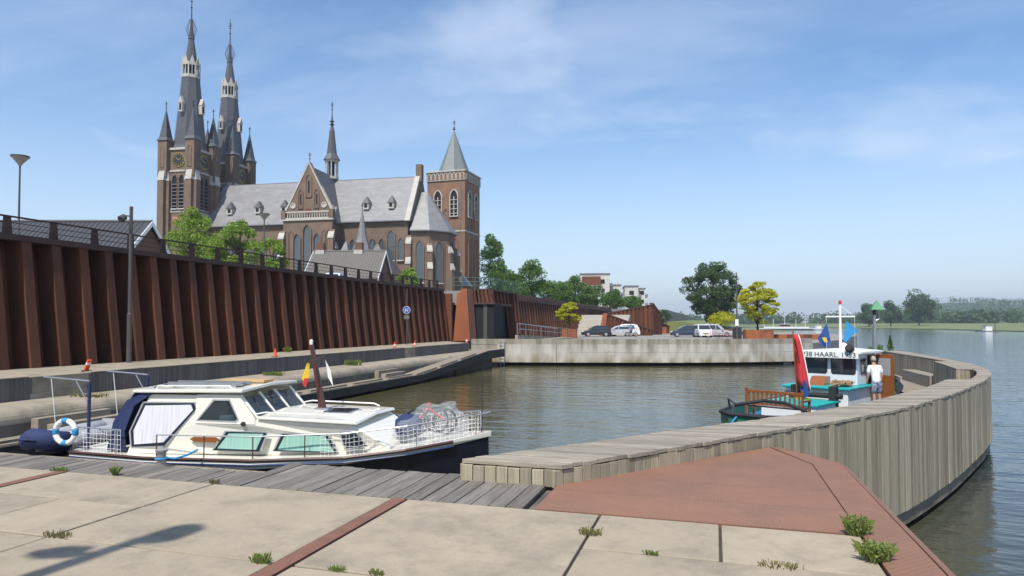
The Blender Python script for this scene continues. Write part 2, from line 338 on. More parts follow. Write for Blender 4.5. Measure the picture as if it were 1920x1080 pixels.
# ---- near quay: body, slabs, rusty strips
q = ob('quay', MB().bx(-40,1.06,-30,5.70,-2.6,-0.05).bx(-40,-1.52,5.705,6.26,-2.6,-0.06).bx(-4.58,-1.52,6.265,6.79,-2.6,-0.06).bx(1.065,1.44,-30,5.69,-2.6,-0.30), dark_conc); tag(q, kind='structure')
def slab(x0,x1,y0,y1,g=0.011):
    z = rnd.uniform(-0.003,0.003)
    mb = MB().bx(x0+g,x1-g,y0+g,y1-g,-0.049,z); ob('slab', mb, concrete, q, bevel=0.008)
for a in [(-6.72,-4.82,4.83,5.715),(-6.72,-5.76,3.94,4.83),(-5.76,-4.82,3.94,4.83),(-4.82,-2.84,3.94,5.715),(-4.82,-2.84,2.1,3.94),(-2.70,-0.93,3.94,5.715),
          (-2.70,-0.93,2.1,3.94),(-0.93,0.03,4.83,5.715),(0.03,1.05,4.83,5.715),(-0.93,1.05,3.0,4.83),(-6.72,-4.82,2.1,3.94),(-0.93,1.05,1.0,3.0)]: slab(*a)
for i in range(3):
    slab(-8.85-2*i,-6.86-2*i,4.83,5.715); slab(-8.85-2*i,-6.86-2*i,2.9,4.83); slab(-8.85-2*i,-6.86-2*i,0.9,2.9)
for i in range(5):
    for j in range(3): slab(-10.9+2*i, -8.9+2*i, 0.1-2*j-(0 if i<4 else 0), 2.1-2*j) if -10.9+2*i < -1 and not (i<2 and j==0) else None
for x in (-2.77, -6.79): ob('rusty_strip', MB().bx(x-0.062,x+0.062,-4,5.715,-0.048,0.003), strip_rust, q)
ob('joint_sand', MB().bx(-13,1.05,-4,5.70,-0.047,-0.026), bark, q)

# ---- tread plate corner
def clip(poly, a, b, c):        # keep a*x+b*y<=c
    o = []
    for i in range(len(poly)):
        p, r_ = poly[i], poly[(i+1)%len(poly)]; dp = a*p[0]+b*p[1]-c; dr = a*r_[0]+b*r_[1]-c
        if dp <= 0: o.append(p)
        if dp*dr < 0: t = dp/(dp-dr); o.append((p[0]+t*(r_[0]-p[0]), p[1]+t*(r_[1]-p[1])))
    return o
plate = tag(thing('steel_corner_plate','red-brown rusty tread plate filling the quay corner beside the timber wall','steel plate',(0,0,0)))
main_poly = [(-1.50,5.724),(1.05,5.724),(1.05,8.40),(0.66,9.40),(-1.50,6.60)]
for y0,y1 in ((5.724,6.42),(6.428,7.10),(7.108,9.5)):
    pl = clip(clip(main_poly,0,1,y1),0,-1,-y0)
    ob('plate_panel', MB().prism(pl,-0.03,0.004), rust_plate, plate)
ob('edge_plate', MB().prism([(1.056,4.0),(1.40,4.0),(1.36,8.55),(0.80,9.36),(0.68,9.40),(1.056,8.41)],-0.03,0.012), rust_plate, plate)
ob('edge_plate', MB().prism([(1.056,-6),(1.42,-6),(1.40,3.995),(1.056,3.995)],-0.03,0.012), rust_plate, plate)
ob('edge_lip', MB().loft([[(1.402,-6,0.012),(1.50,-6,-0.045),(1.56,-6,-0.30),(1.40,-6,-0.30)],[(1.405,5,0.012),(1.50,5,-0.045),(1.56,5,-0.30),(1.40,5,-0.30)],[(1.362,8.56,0.012),(1.45,8.60,-0.045),(1.50,8.62,-0.30),(1.30,8.5,-0.30)],[(0.80,9.37,0.012),(0.86,9.44,-0.045),(0.9,9.5,-0.30),(0.7,9.3,-0.30)]]), rust_plate, plate)
ob('support_wall', MB().prism([(-1.5,5.71),(1.38,5.71),(1.30,8.45),(0.66,9.3),(-1.5,6.55)],-2.6,-0.035), dark_conc, plate)

# ---- plank deck along the quay edge
deck = tag(thing('plank_deck','weathered grey plank deck edging the concrete slabs','deck',(0,0,-0.055)))
pm = {}
def plank(n, x, y0, y1, w=0.152):
    key = round(y1-y0,3)
    if key not in pm:
        me = ob('plank', MB().bx(-w/2,w/2,0,key,0,0.05), wood_y, deck, bevel=0.006); pm[key] = me; o = me
    else: o = inst('plank', pm[key], deck)
    o.location = (x, y0, rnd.uniform(-0.004,0.004)); o.rotation_euler = (0,0,rnd.uniform(-0.004,0.004))
x = -14.0
while x < -1.60:
    if x < -4.66: plank(0, x, 5.73, 6.275 + (0.03 if int(x*7)%3==0 else 0))
    else: plank(0, x, 5.73, 6.80 + (0.035 if int(x*5)%2 else 0))
    x += 0.162
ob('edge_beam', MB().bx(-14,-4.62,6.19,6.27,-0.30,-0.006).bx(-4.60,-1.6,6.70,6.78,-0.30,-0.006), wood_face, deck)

# ---- curved timber wall of the pier
def crom(P, n=14):
    o = []
    for i in range(len(P)-1):
        p0,p1,p2,p3 = P[max(i-1,0)],P[i],P[i+1],P[min(i+2,len(P)-1)]
        for k in range(n):
            t = k/n
            o.append(tuple(0.5*((2*p1[a])+(-p0[a]+p2[a])*t+(2*p0[a]-5*p1[a]+4*p2[a]-p3[a])*t*t+(-p0[a]+3*p1[a]-3*p2[a]+p3[a])*t**3) for a in range(2)))
    o.append(P[-1]); return o
def resample(P, step):
    o = [P[0]]; acc = 0
    for i in range(len(P)-1):
        a, b = Vector(P[i]), Vector(P[i+1]); l = (b-a).length; t = step-acc
        while t <= l: o.append(tuple(a+(b-a)*t/l)); t += step
        acc = l-(t-step)
    return o
OUT = crom([(-1.50,6.62),(-0.79,7.53),(-0.07,8.5),(0.74,9.6),(1.95,11.2),(3.05,12.85),(4.44,15.4),(5.55,17.7),(6.6,20.0),(7.4,22.1),(8.0,24.2),(8.45,26.5),(8.7,28.7),(8.85,31.2),(9.05,34.5),(9.15,37.3),(9.1,39.7)])
INN = crom([(-2.50,6.64),(-1.78,7.53),(-0.57,9.1),(1.29,11.5),(2.49,13.27),(3.39,14.94),(4.43,16.9),(5.67,19.69)])
NOTCH = crom([(6.20,19.78),(6.88,21.5),(7.40,23.1),(7.64,24.15)])
BLOCK = [(7.24,24.27),(7.58,26.6),(7.88,28.9)]
THIN = crom([(8.38,29.1),(8.40,32),(8.36,36.5),(8.40,39.6)])
pier = tag(thing('curved_timber_wall','long curved timber-clad harbour wall with a plank top and seat niches','harbour wall',(0,0,0)))
BW = 0.125
def board(x, y, ang, z0, z1, store={}):
    key = (round(z0,2), round(z1,2))
    if key not in store:
        store[key] = ob('board', MB().bx(-BW/2+0.004,BW/2-0.004,-0.018,0.018,z0,z1), wood_z, pier, bevel=0.004); o = store[key]
    else: o = inst('board', store[key], pier)
    o.location = (x, y, rnd.uniform(-0.006,0.002)); o.rotation_euler = (rnd.uniform(-.005,.005),rnd.uniform(-.004,.004),ang)
def boards_along(P, z0, z1, skip=lambda p: False):
    rs = resample(P, BW)
    for i in range(len(rs)):
        p = rs[i]; a = math.atan2(rs[min(i+1,len(rs)-1)][1]-rs[max(i-1,0)][1], rs[min(i+1,len(rs)-1)][0]-rs[max(i-1,0)][0])
        if not skip(p): board(p[0], p[1], a, z0(p) if callable(z0) else z0, z1)
boards_along([(-2.45,6.615),(-1.52,6.615)], -0.02, 0.15)
boards_along(OUT, lambda p: -0.02 if p[1] < 9.15 else -1.52, 0.15, lambda p: p[1] > 37.5)
boards_along([(-2.50,6.70),(-1.80,7.58)], -0.9, 0.15)
boards_along(BLOCK, -0.84, 0.15); boards_along([(7.26,24.24),(7.62,24.19)], -0.84, 0.15); boards_along([(7.90,28.93),(8.36,29.05)], -0.84, 0.15)
boards_along(THIN, -0.84, 0.15); boards_along([(5.68,19.72),(6.18,19.8)], -0.84, 0.15)
def at_frac(P, f):
    ls = [0]
    for i in range(len(P)-1): ls.append(ls[-1]+math.hypot(P[i+1][0]-P[i][0],P[i+1][1]-P[i][1]))
    t = f*ls[-1]
    for i in range(len(P)-1):
        if ls[i+1] >= t: u = (t-ls[i])/max(1e-9,ls[i+1]-ls[i]); return (P[i][0]+(P[i+1][0]-P[i][0])*u, P[i][1]+(P[i+1][1]-P[i][1])*u)
    return P[-1]
def ext(p,q_,k): l = math.hypot(p[0]-q_[0],p[1]-q_[1]); return (p[0]+(p[0]-q_[0])/l*k, p[1]+(p[1]-q_[1])/l*k)
def cut(P, a, b): return [p for p in P if a <= p[1] <= b]
SECT = [(cut(OUT,0,20.0),INN,100),(cut(OUT,19.95,24.45),NOTCH,30),(cut(OUT,24.4,29.05),BLOCK,31),(cut(OUT,29.0,39.8),THIN,64)]
for Po,Pi,NT in SECT:
    for i in range(NT):
        a0,b0_,a1,b1_ = at_frac(Po,i/NT),at_frac(Pi,i/NT),at_frac(Po,(i+.92)/NT),at_frac(Pi,(i+.92)/NT)
        e = rnd.uniform(0.015,0.05); A,B,C_,D_ = ext(a0,b0_,e),ext(a1,b1_,e),ext(b1_,a1,.02),ext(b0_,a0,.02)
        ang = math.atan2(D_[1]-A[1],D_[0]-A[0])-math.pi/2
        mb = MB().prism([A,B,C_,D_],0,0.045).xf(Matrix.Rotation(-ang,4,'Z') @ Matrix.Translation((-A[0],-A[1],0)))
        o = ob('top_plank', mb, wood_top, pier, bevel=0.004); o.location = (A[0],A[1],0.155+rnd.uniform(-0.005,0.005)); o.rotation_euler = (rnd.uniform(-.002,.002),0,ang)
    zb = -1.30
    po = [(p[0]-(p[0]-q_[0])*.04,p[1]-(p[1]-q_[1])*.04) for p,q_ in [(at_frac(Po,k/20),at_frac(Pi,k/20)) for k in range(21)]]
    pi_ = [(q_[0]+(p[0]-q_[0])*.05,q_[1]+(p[1]-q_[1])*.05) for p,q_ in [(at_frac(Po,k/20),at_frac(Pi,k/20)) for k in range(21)]]
    core = MB().loft([[(a[0],a[1],zb),(b[0],b[1],zb),(b[0],b[1],.14),(a[0],a[1],.14)] for a,b in zip(po,pi_)]); ob('core', core, jetty_dark, pier)
ob('near_foot', MB().prism([(-2.44,6.68),(-1.5,6.68),(0.5,9.4),(-0.5,9.1),(-1.75,7.5)],-2.6,-1.3), dark_conc, pier)
ri = []
rc = resample(OUT, 0.6)
for i,p in enumerate(rc):
    a = math.atan2(rc[min(i+1,len(rc)-1)][1]-rc[max(i-1,0)][1], rc[min(i+1,len(rc)-1)][0]-rc[max(i-1,0)][0]); ri.append((p[0],p[1],a))
rf = [(x-math.sin(a)*0.035,y+math.cos(a)*0.035,a) for x,y,a in ri if 9.6 < y < 39]
ft = MB().loft([[(x,y,-1.78),(x-math.sin(a)*0.4,y+math.cos(a)*0.4,-1.78),(x-math.sin(a)*0.4,y+math.cos(a)*0.4,-1.305),(x,y,-1.305)] for x,y,a in rf])
ob('foot_beam', ft, foot_conc, pier)
ps = None
for i,(x,y,a) in enumerate(rf[::3]):
    if ps is None: ps = ob('pile', MB().bx(-0.14,0.14,-0.14,0.14,-4.0,-1.3), dark_conc, pier); o = ps
    else: o = inst('pile', ps, pier)
    o.location = (x-math.sin(a)*0.3, y+math.cos(a)*0.3, 0); o.rotation_euler = (0,0,a)
ob('seat', MB().prism([(7.80,29.2),(8.34,29.2),(8.34,33.2),(7.80,33.2)],-0.83,-0.38), wood_top, pier, bevel=0.01)
ob('niche_seat', MB().prism([(6.3,20.2),(6.85,21.6),(7.3,23.1),(7.5,24.1),(7.1,24.15),(6.6,22.4),(5.9,20.2)],-0.83,-0.40), wood_top, pier, bevel=0.01)
# low walkway inside the wall
walk = tag(ob('pier_walkway', MB().prism([(4.2,17.0),(5.6,19.8),(6.3,20.0),(7.2,24.2),(7.85,28.9),(8.36,29.2),(8.36,39.6),(6.6,39.6),(6.8,31),(6.4,27),(5.75,24),(5.0,21)],-1.15,-0.86), jetty_dark), kind='structure')
wk = None
for j in range(108):
    y = 19.0+j*0.19
    def lin(tab):
        for (ya,xa),(yb,xb) in zip(tab,tab[1:]):
            if ya <= y <= yb: return xa+(xb-xa)*(y-ya)/(yb-ya)
        return tab[-1][1]
    xr = lin([(16.9,4.2),(19.8,5.6),(20.0,6.2),(24.2,7.2),(28.9,7.85),(29.0,8.3),(40,8.3)]); xl = lin([(17,3.6),(21,5.0),(24,5.75),(27,6.4),(31,6.8),(40,6.6)])
    if wk is None: wk = ob('walkway_plank', MB().bx(0,1,-0.09,0.09,0,0.03), jetty_wood, walk); o = wk
    else: o = inst('walkway_plank', wk, walk)
    o.location = (xl,y,-0.858); o.scale = (max(.1,xr-xl),1,1)

# ---- lower landing stage below the near deck (the cruiser lies along it)
lj = tag(thing('landing_stage','low wooden landing stage below the plank deck beside the cream cruiser','jetty',(0,0,0)))
ob('stage_frame', MB().bx(-22,-6.3,8.6,11.42,-1.55,-1.345), jetty_dark, lj)
sp_ = None
for j in range(96):
    if sp_ is None: sp_ = ob('stage_plank', MB().bx(-0.075,0.075,0,2.9,0,0.04), jetty_wood, lj); o = sp_
    else: o = inst('stage_plank', sp_, lj)
    o.location = (-21.9+j*0.163, 8.58, -1.344)
for xx in (-20,-15,-10,-6.6): ob('stage_pile', MB().lathe([(0.12,-4),(0.12,-1.56)],10,(xx,11.2,0)), jetty_dark, lj)

# ---- town terrace behind the sheet piling, car park, far land
def sheet(name, poly, z, mat, thick=None): return tag(ob(name, MB().prism(poly, z-(thick or 3), z), mat), kind='structure')
sheet('terrace_ground', [(-25.0,-60),(-25.0,59.5),(-20.95,59.5),(-20.95,142),(-10,150),(-10,420),(-420,420),(-420,-60)], 4.70, asphalt, 7.0)
sheet('promenade', [(-23.95,-20),(-19.62,-20),(-19.62,53.2),(-23.95,58.4)], 0.0, ledge_top, 2.6)
sheet('car_park', [(-19.45,53.9),(-17.5,54.7),(-12.6,55.7),(-3.8,58.0),(2,60.4),(6,62.9),(8.1,64.8),(13,80),(20,110),(17,150),(-19.9,150),(-19.9,59)], -0.12, asphalt, 2.2)
# ---- sheet pile wall
def pile_mesh(h, dx, tw=1.17):
    """one pan of piling: recessed pan, web, outer flange, web; battered: foot stands dx in front of the head"""
    prof = [(0.0,0.0),(0.0,0.585),(0.80,0.635),(0.80,0.995),(0.0,1.045),(0.0,1.17)]     # (x out, y along)
    mb = MB(); lo = [(x+dx,y,0) for x,y in prof]; hi = [(x,y,h) for x,y in prof]
    n = len(prof); mb.v += lo+hi
    for i in range(n-1): mb.f.append((i,i+1,n+i+1,n+i))
    return mb
wall = tag(thing('sheet_pile_wall','tall leaning rusty sheet pile wall rising behind the promenade','retaining wall',(0,0,0)))
p0 = None
for k in range(47):
    y = 18.43-0.61-1.17*11+1.17*k
    if y > 57.6: break
    if p0 is None: p0 = ob('sheet_pile', pile_mesh(4.62,0.62), rust, wall, solid=0.02); o = p0
    else: o = inst('sheet_pile', p0, wall)
    o.location = (-24.90, y, 0.0)
ob('cap_beam', MB().bx(-25.05,-24.02,4.8,58.6,4.60,4.82), rust_dark, wall)
for k in range(36):     # lime runs / bolts on the pans
    y = 18.43-0.61-1.17*11+1.17*k+0.3
    if k%2: continue
    ob('anchor_plate', MB().lathe([(0.06,0),(0.05,0.02)],8).xf(Matrix.Translation((-24.72,y,3.75+rnd.uniform(-.08,.08))) @ Matrix.Rotation(R(82),4,'Y')), pale_conc, wall)
rail = tag(thing('parapet_railing','dark steel railing with flat posts along the sheet pile wall','railing',(0,0,0)))
po = None
for k in range(32):
    y = 18.03-1.79*7+1.79*k
    if y > 58.5: break
    if po is None:
        po = ob('post', MB().prism([(-0.16,0),(0.16,0),(0.10,0.62),(-0.10,0.62)],-0.06,0.06,'x').xf(Matrix.Identity(4)), rust_dark, rail); o = po
    else: o = inst('post', po, rail)
    o.location = (-24.25, y, 4.821)
for z,h,wd in ((5.44,0.05,0.14),(5.24,0.022,0.03),(5.03,0.022,0.03)): ob('rail', MB().bx(-24.25-wd/2,-24.25+wd/2,5.0,58.7,z,z+h), rust_dark, rail)

# jog face (sunlit pier) and second wall
pier2 = tag(thing('rusty_corner_pier','bright orange rusty steel corner where the pile wall steps forward','retaining wall',(0,0,0)))
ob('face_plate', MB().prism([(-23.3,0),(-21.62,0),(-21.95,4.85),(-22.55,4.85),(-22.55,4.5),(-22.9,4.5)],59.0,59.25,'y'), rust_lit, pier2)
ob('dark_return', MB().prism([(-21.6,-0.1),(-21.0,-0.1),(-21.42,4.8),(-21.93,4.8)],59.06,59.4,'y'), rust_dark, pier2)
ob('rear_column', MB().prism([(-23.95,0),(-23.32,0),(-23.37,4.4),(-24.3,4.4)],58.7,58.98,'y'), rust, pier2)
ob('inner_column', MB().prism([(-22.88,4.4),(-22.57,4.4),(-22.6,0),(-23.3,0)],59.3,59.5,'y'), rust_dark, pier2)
ob('gate_void', MB().bx(-21.25,-19.45,59.42,61.9,-0.1,3.4), void, pier2)
ob('gate_post', MB().bx(-20.45,-20.1,59.36,59.6,-0.1,3.4), lamp_grey, pier2)
ob('gate_lintel', MB().bx(-21.35,-19.35,59.2,59.6,3.40,3.58), rust_dark, pier2)
for k in range(5): ob('sheet_pile', MB().prism([(-21.30+.40*k,3.58),(-21.06+.40*k,3.58),(-21.22+.36*k,4.75),(-21.40+.36*k,4.75)],59.22,59.5,'y'), rust, pier2)
ob('upper_backing', MB().bx(-21.3,-19.6,59.5,59.7,3.58,4.72), rust, pier2)
wall2 = tag(thing('ramp_side_wall','rusty pile wall with a dark gateway beyond the orange corner','retaining wall',(0,0,0)))
q0 = None
for k in range(70):
    y = 61.2+1.17*k
    h = 4.75 if y < 68.5 else 4.05
    if y < 66.5 : z0 = 3.55
    else: z0 = 0
    if y > 139: break
    key = (h, z0)
    o = ob('sheet_pile', pile_mesh(h,0.62), rust, wall2, solid=0.02) if q0 is None or q0[0] != key else inst('sheet_pile', q0[1], wall2)
    q0 = (key, o); o.location = (-20.85, y, 0)
    if z0:
        o.scale = (0.28,1,0.28); o.location = (-20.60,y,3.5)
ob('gate_lintel', MB().bx(-20.5,-19.85,59.4,66.6,3.36,3.55), rust_dark, wall2)
ob('gate_void', MB().bx(-23.5,-20.6,59.5,66.4,-0.1,3.36), void, wall2)
ob('gate_column', MB().bx(-20.6,-20.1,62.6,63.3,-0.1,3.36), lamp_grey, wall2)
ob('cap_beam', MB().bx(-20.9,-19.98,59.4,69.0,4.72,4.86).bx(-20.9,-19.98,69.1,140,4.04,4.16), rust_dark, wall2)
pb = None
for k in range(44):
    y = 69.8+1.6*k
    if pb is None: pb = ob('parapet_post', MB().bx(-0.12,0.12,-0.42,0.42,0,0.62), rust_dark, wall2); o = pb
    else: o = inst('parapet_post', pb, wall2)
    o.location = (-20.28,y,4.16)
for z in (4.40,4.60): ob('parapet_rail', MB().bx(-20.31,-20.25,69.2,139.5,z,z+0.05), rust_dark, wall2)
grail = tag(thing('green_railing','thin green steel railing on top of the orange corner','railing',(0,0,0)))
gm = M('green_rail_paint',(0.05,0.13,0.11),(0.04,0.11,0.09),rough=0.5)
for k in range(14):
    pt = (-24.0+1.3*k, 59.7) if k < 4 else (-20.2, 60.2+1.1*(k-4))
    ob('post', MB().bx(pt[0]-0.03,pt[0]+0.03,pt[1]-0.03,pt[1]+0.03,4.70,5.95), gm, grail)
for z in (5.2,5.55,5.92): ob('rail', MB().tube([(-24,59.7,z),(-20.2,59.7,z),(-20.2,70,z)],0.025,6), gm, grail)

# ---- promenade front: upright boards, stairs, ledge, jetty
pf = tag(thing('promenade_facing','grey upright boards facing the promenade edge above the ledge','timber facing',(0,0,0)))
f0 = None
for k in range(330):
    y = 9.0+0.135*k
    if 15.35 < y < 17.35 or 40.9 < y < 42.6 or y > 53.0: continue
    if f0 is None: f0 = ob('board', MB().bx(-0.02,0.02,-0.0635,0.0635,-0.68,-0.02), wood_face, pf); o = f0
    else: o = inst('board', f0, pf)
    o.location = (-19.595+rnd.uniform(-.004,.004), y, 0)
ob('edge_cap', MB().bx(-19.9,-19.56,9,15.3,0.001,0.03).bx(-19.9,-19.56,17.4,40.85,0.001,0.03).bx(-19.9,-19.56,42.65,53.1,0.001,0.03), ledge_top, pf)
for ya,yb in ((15.36,17.34),(40.95,42.55)):
    st = tag(thing('stairs','concrete steps cut into the promenade edge '+('beside the red slanted marker' if ya < 20 else 'between two striped cones'),'steps',(0,0,0)))
    for j in range(3): ob('step', MB().bx(-20.55+0.32*j,-20.23+0.32*j+0.02,ya,yb,-0.66,-0.16-0.165*j), dark_conc if j%2 else ledge_top, st)
    ob('side_wall', MB().bx(-20.55,-19.6,yb+0.005,yb+0.05,-0.66,-0.01), wood_face, st)
# ledge with rounded nose (concrete)
ledge = tag(thing('concrete_ledge','broad rounded concrete ledge between the promenade boards and the jetty','ledge',(0,0,0)))
nose = [(-19.64,-0.66)]+[(-18.05+0.35*math.sin(R(a)),-1.01+0.35*math.cos(R(a))) for a in range(0,91,15)]+[(-17.72,-2.3),(-19.64,-2.3)]
nose = [(x,z) for x,z in nose]
lm = MB()
n = len(nose); lm.loft([[(x,9.0,z) for x,z in nose],[(x,53.6,z) for x,z in nose]])
ob('ledge_body', lm, ledge_top, ledge)
ob('stained_face', MB().bx(-17.715,-17.69,9.0,53.5,-2.3,-1.05), dark_conc, ledge)
for ya,yb in ((13.9,16.2),(33.2,35.6)):
    st = tag(thing('jetty_steps','low timber steps between ledge and jetty '+('near the davits' if ya < 20 else 'far past the cruiser mast'),'steps',(0,0,0)))
    for j,(x0,x1,z1) in enumerate(((-17.68,-17.42,-0.95),(-17.42,-17.12,-1.13))): ob('step', MB().bx(x0,x1,ya+0.25*j,yb+0.25*j,-1.36,z1), jetty_wood, st, bevel=0.01)
jet = tag(thing('long_jetty','long low timber jetty with a rising end along the ledge','jetty',(0,0,0)))
def jz(y): return -1.36 if y < 37 else -1.36+0.92*min(1,(y-37)/12.0)
j0 = None
for k in range(230):
    y = 9+0.195*k
    if y > 53.3: break
    if j0 is None: j0 = ob('plank', MB().bx(-17.68,-16.5,-0.09,0.09,-0.04,0.0), jetty_wood, jet); o = j0
    else: o = inst('plank', j0, jet)
    o.location = (0,y,jz(y)); o.rotation_euler = (R(4.2) if 37 < y < 49 else 0,0,0)
fas = MB()
ys = [9,20,30,37,40,43,46,49,53.3]
fas.loft([[(-16.60,y,jz(y)-0.42-(0.25 if y>37 else 0)*(jz(y)+1.36)),(-16.52,y,jz(y)-0.42-(0.25 if y>37 else 0)*(jz(y)+1.36)),(-16.52,y,jz(y)-0.045),(-16.60,y,jz(y)-0.045)] for y in ys])
ob('fascia', fas, jetty_dark, jet)
for k in range(10):
    y = 11+3.6*k
    ob('kerb_rail', MB().bx(-16.66,-16.54,y,y+3.0,jz(y)+0.05,jz(y)+0.12) if y < 35 else MB().box((-16.6,y+1.5,jz(y+1.5)+0.085),(0.12,3.0,0.07),rx=R(4.2) if y<48 else 0), jetty_wood, jet)
    ob('jetty_pile', MB().lathe([(0.11,-4),(0.11,jz(y)-0.05)],10,(-16.85,y-0.3,0)), jetty_dark, jet)

# ---- far quay wall (curving concrete) with parapet
FQ = [(-19.5,53.5),(-17.5,54.3),(-12.6,55.3),(-3.8,57.6),(2,60.0),(6,62.5),(8.2,64.5)]
FQc = [FQ[0],FQ[1]]+crom(FQ[1:],8)[1:]
fq = tag(thing('curved_quay_wall','stained pale concrete quay wall curving across the harbour mouth','quay wall',(0,0,0)))
def strip(off, z0, z1, th, pts): 
    rings = []
    for i,(x,y) in enumerate(pts):
        a = pts[max(i-1,0)]; b = pts[min(i+1,len(pts)-1)]; t = Vector((b[0]-a[0],b[1]-a[1])).normalized(); nx,ny = t.y,-t.x
        rings.append([(x+nx*off,y+ny*off,z0),(x+nx*(off-th),y+ny*(off-th),z0),(x+nx*(off-th),y+ny*(off-th),z1),(x+nx*off,y+ny*off,z1)])
    return MB().loft(rings)
ob('parapet', strip(0.0,-0.12,0.32,0.45,FQc), quay_conc, fq)
lo = [p for p in FQc if p[0] > -17.6]
ob('wall_face', strip(0.06,-1.62,-0.125,0.5,lo), pale_conc, fq)
ob('wall_face', strip(-0.02,-1.62,-0.125,0.5,[p for p in FQc if p[0] < -17.3]), quay_conc, fq)
ob('shadow_gap', strip(-0.35,-3.5,-1.63,0.5,lo), void, fq)  # near-black recessed strip; the shade above the water is put into its colour
ob('crack_line', strip(0.064,-0.78,-0.765,0.02,[p for p in lo if p[0] > -12.4]), dark_conc, fq)
ob('joint_line', MB().bx(-12.62,-12.58,55.2,55.26,-1.6,-0.14), dark_conc, fq)
lad = tag(thing('quay_ladder','galvanised steel ladder hanging on the pale quay wall','ladder',(-17.0,54.18,0)))
for s_ in (-0.17,0.17): ob('stringer', MB().tube([(s_,-0.02,-2.1),(s_,-0.02,0.02),(s_,0.12,0.16),(s_,0.3,0.02)],0.028,6), steel, lad)
for j in range(7): ob('rung', MB().tube([(-0.17,-0.02,-1.75+0.27*j),(0.17,-0.02,-1.75+0.27*j)],0.018,6), steel, lad)
# ramp and rails in front of wall 2
ramp = sheet('access_ramp', [(-19.3,60.6),(-17.6,60.4),(-15.6,78),(-19.3,78)], 0.02, ledge_top, 1.0)
rm = ob('ramp_kerb', MB().prism([(60.4,-0.11),(60.4,0.55),(66,0.42),(78,0.02),(78,-0.11)],-17.7,-17.45,'x'), quay_conc, ramp)
rr = tag(thing('ramp_railing','thin grey handrails along the access ramp below the gateway','railing',(0,0,0)))
for xo,ya,yb,za,zb in ((-17.55,60.6,80,1.62,0.95),(-19.0,66.5,84,1.62,0.95)):
    ob('handrail', MB().tube([(xo,ya,za),(xo+1.2*(xo>-18),yb,zb)],0.035,6), steel, rr)
    ob('mid_rail', MB().tube([(xo,ya,za-0.5),(xo+1.2*(xo>-18),yb,zb-0.5)],0.02,6), steel, rr)
    for j in range(9):
        t = j/8; ob('baluster', MB().tube([(xo+1.2*(xo>-18)*t,ya+(yb-ya)*t,za-1.05+(zb-za)*t),(xo+1.2*(xo>-18)*t,ya+(yb-ya)*t,za+(zb-za)*t)],0.028,6), steel, rr)
# grand stairs and wing walls beyond the car park
gs = tag(thing('broad_stairs','broad pale concrete stairs climbing to the terrace beside the wing wall','steps',(0,0,0)))
for j in range(20): ob('step', MB().bx(-20.4,-12.4,98+0.36*j,98.4+0.36*j+(6 if j==19 else 0),-0.12,0.03+0.155*j), step_conc, gs)
ww = tag(thing('stair_wing_wall','sloping rusty pile wing wall beside the broad stairs','retaining wall',(0,0,0)))
def wing(pts_base, htop, mat=rust):
    """ribbed wall between two points with sloping top"""
    (xa,ya),(xb,yb) = pts_base; n = max(2,int(math.hypot(xb-xa,yb-ya)/0.6)); ang = math.atan2(yb-ya,xb-xa)
    for i in range(n):
        t0,t1 = i/n,(i+0.62)/n; 
        z0 = htop[0]+(htop[1]-htop[0])*t0; z1 = htop[0]+(htop[1]-htop[0])*t1
        a = (xa+(xb-xa)*t0,ya+(yb-ya)*t0); b = (xa+(xb-xa)*t1,ya+(yb-ya)*t1); o = (math.sin(ang)*0.16,-math.cos(ang)*0.16)
        mb = MB().add([(a[0]+o[0],a[1]+o[1],-0.12),(b[0]+o[0],b[1]+o[1],-0.12),(b[0],b[1],-0.12),(a[0],a[1],-0.12),(a[0]+o[0],a[1]+o[1],z0),(b[0]+o[0],b[1]+o[1],z1),(b[0],b[1],z1),(a[0],a[1],z0)],
                  [(0,3,2,1),(4,5,6,7),(0,1,5,4),(1,2,6,5),(2,3,7,6),(3,0,4,7)])
        ob('sheet_pile', mb, mat, ww)
    o = (math.sin(ang)*0.05,-math.cos(ang)*0.05)
    ob('backing', MB().add([(xa,ya,-0.12),(xb,yb,-0.12),(xb,yb,htop[1]),(xa,ya,htop[0]),(xa-o[0]*8,ya-o[1]*8,-0.12),(xb-o[0]*8,yb-o[1]*8,-0.12),(xb-o[0]*8,yb-o[1]*8,htop[1]),(xa-o[0]*8,ya-o[1]*8,htop[0])],[(0,1,2,3),(5,4,7,6),(3,2,6,7),(0,3,7,4),(1,5,6,2)]), mat, ww)
    ob('cap', MB().add([(xa+o[0]*4,ya+o[1]*4,htop[0]),(xb+o[0]*4,yb+o[1]*4,htop[1]),(xb-o[0]*10,yb-o[1]*10,htop[1]),(xa-o[0]*10,ya-o[1]*10,htop[0]),(xa+o[0]*4,ya+o[1]*4,htop[0]+.15),(xb+o[0]*4,yb+o[1]*4,htop[1]+.15),(xb-o[0]*10,yb-o[1]*10,htop[1]+.15),(xa-o[0]*10,ya-o[1]*10,htop[0]+.15)],[(0,3,2,1),(4,5,6,7),(0,1,5,4),(1,2,6,5),(2,3,7,6),(3,0,4,7)]), rust_dark, ww)
wing([(-15.0,97.4),(-8.6,100.8)],(3.0,0.5))
wing([(-16.5,104.6),(-9.2,107.2)],(3.0,4.5))
wing([(-9.2,107.3),(-8.0,110.5)],(4.7,2.6))
ob('end_plate', MB().prism([(-15.9,-0.1),(-15.0,-0.1),(-14.7,3.1),(-15.3,3.1)],97.0,97.35,'y'), rust_lit, ww)
wing([(-10.4,119.5),(-7.6,122.4)],(2.4,1.0))
import numpy as np
NR = np.random.RandomState(11)
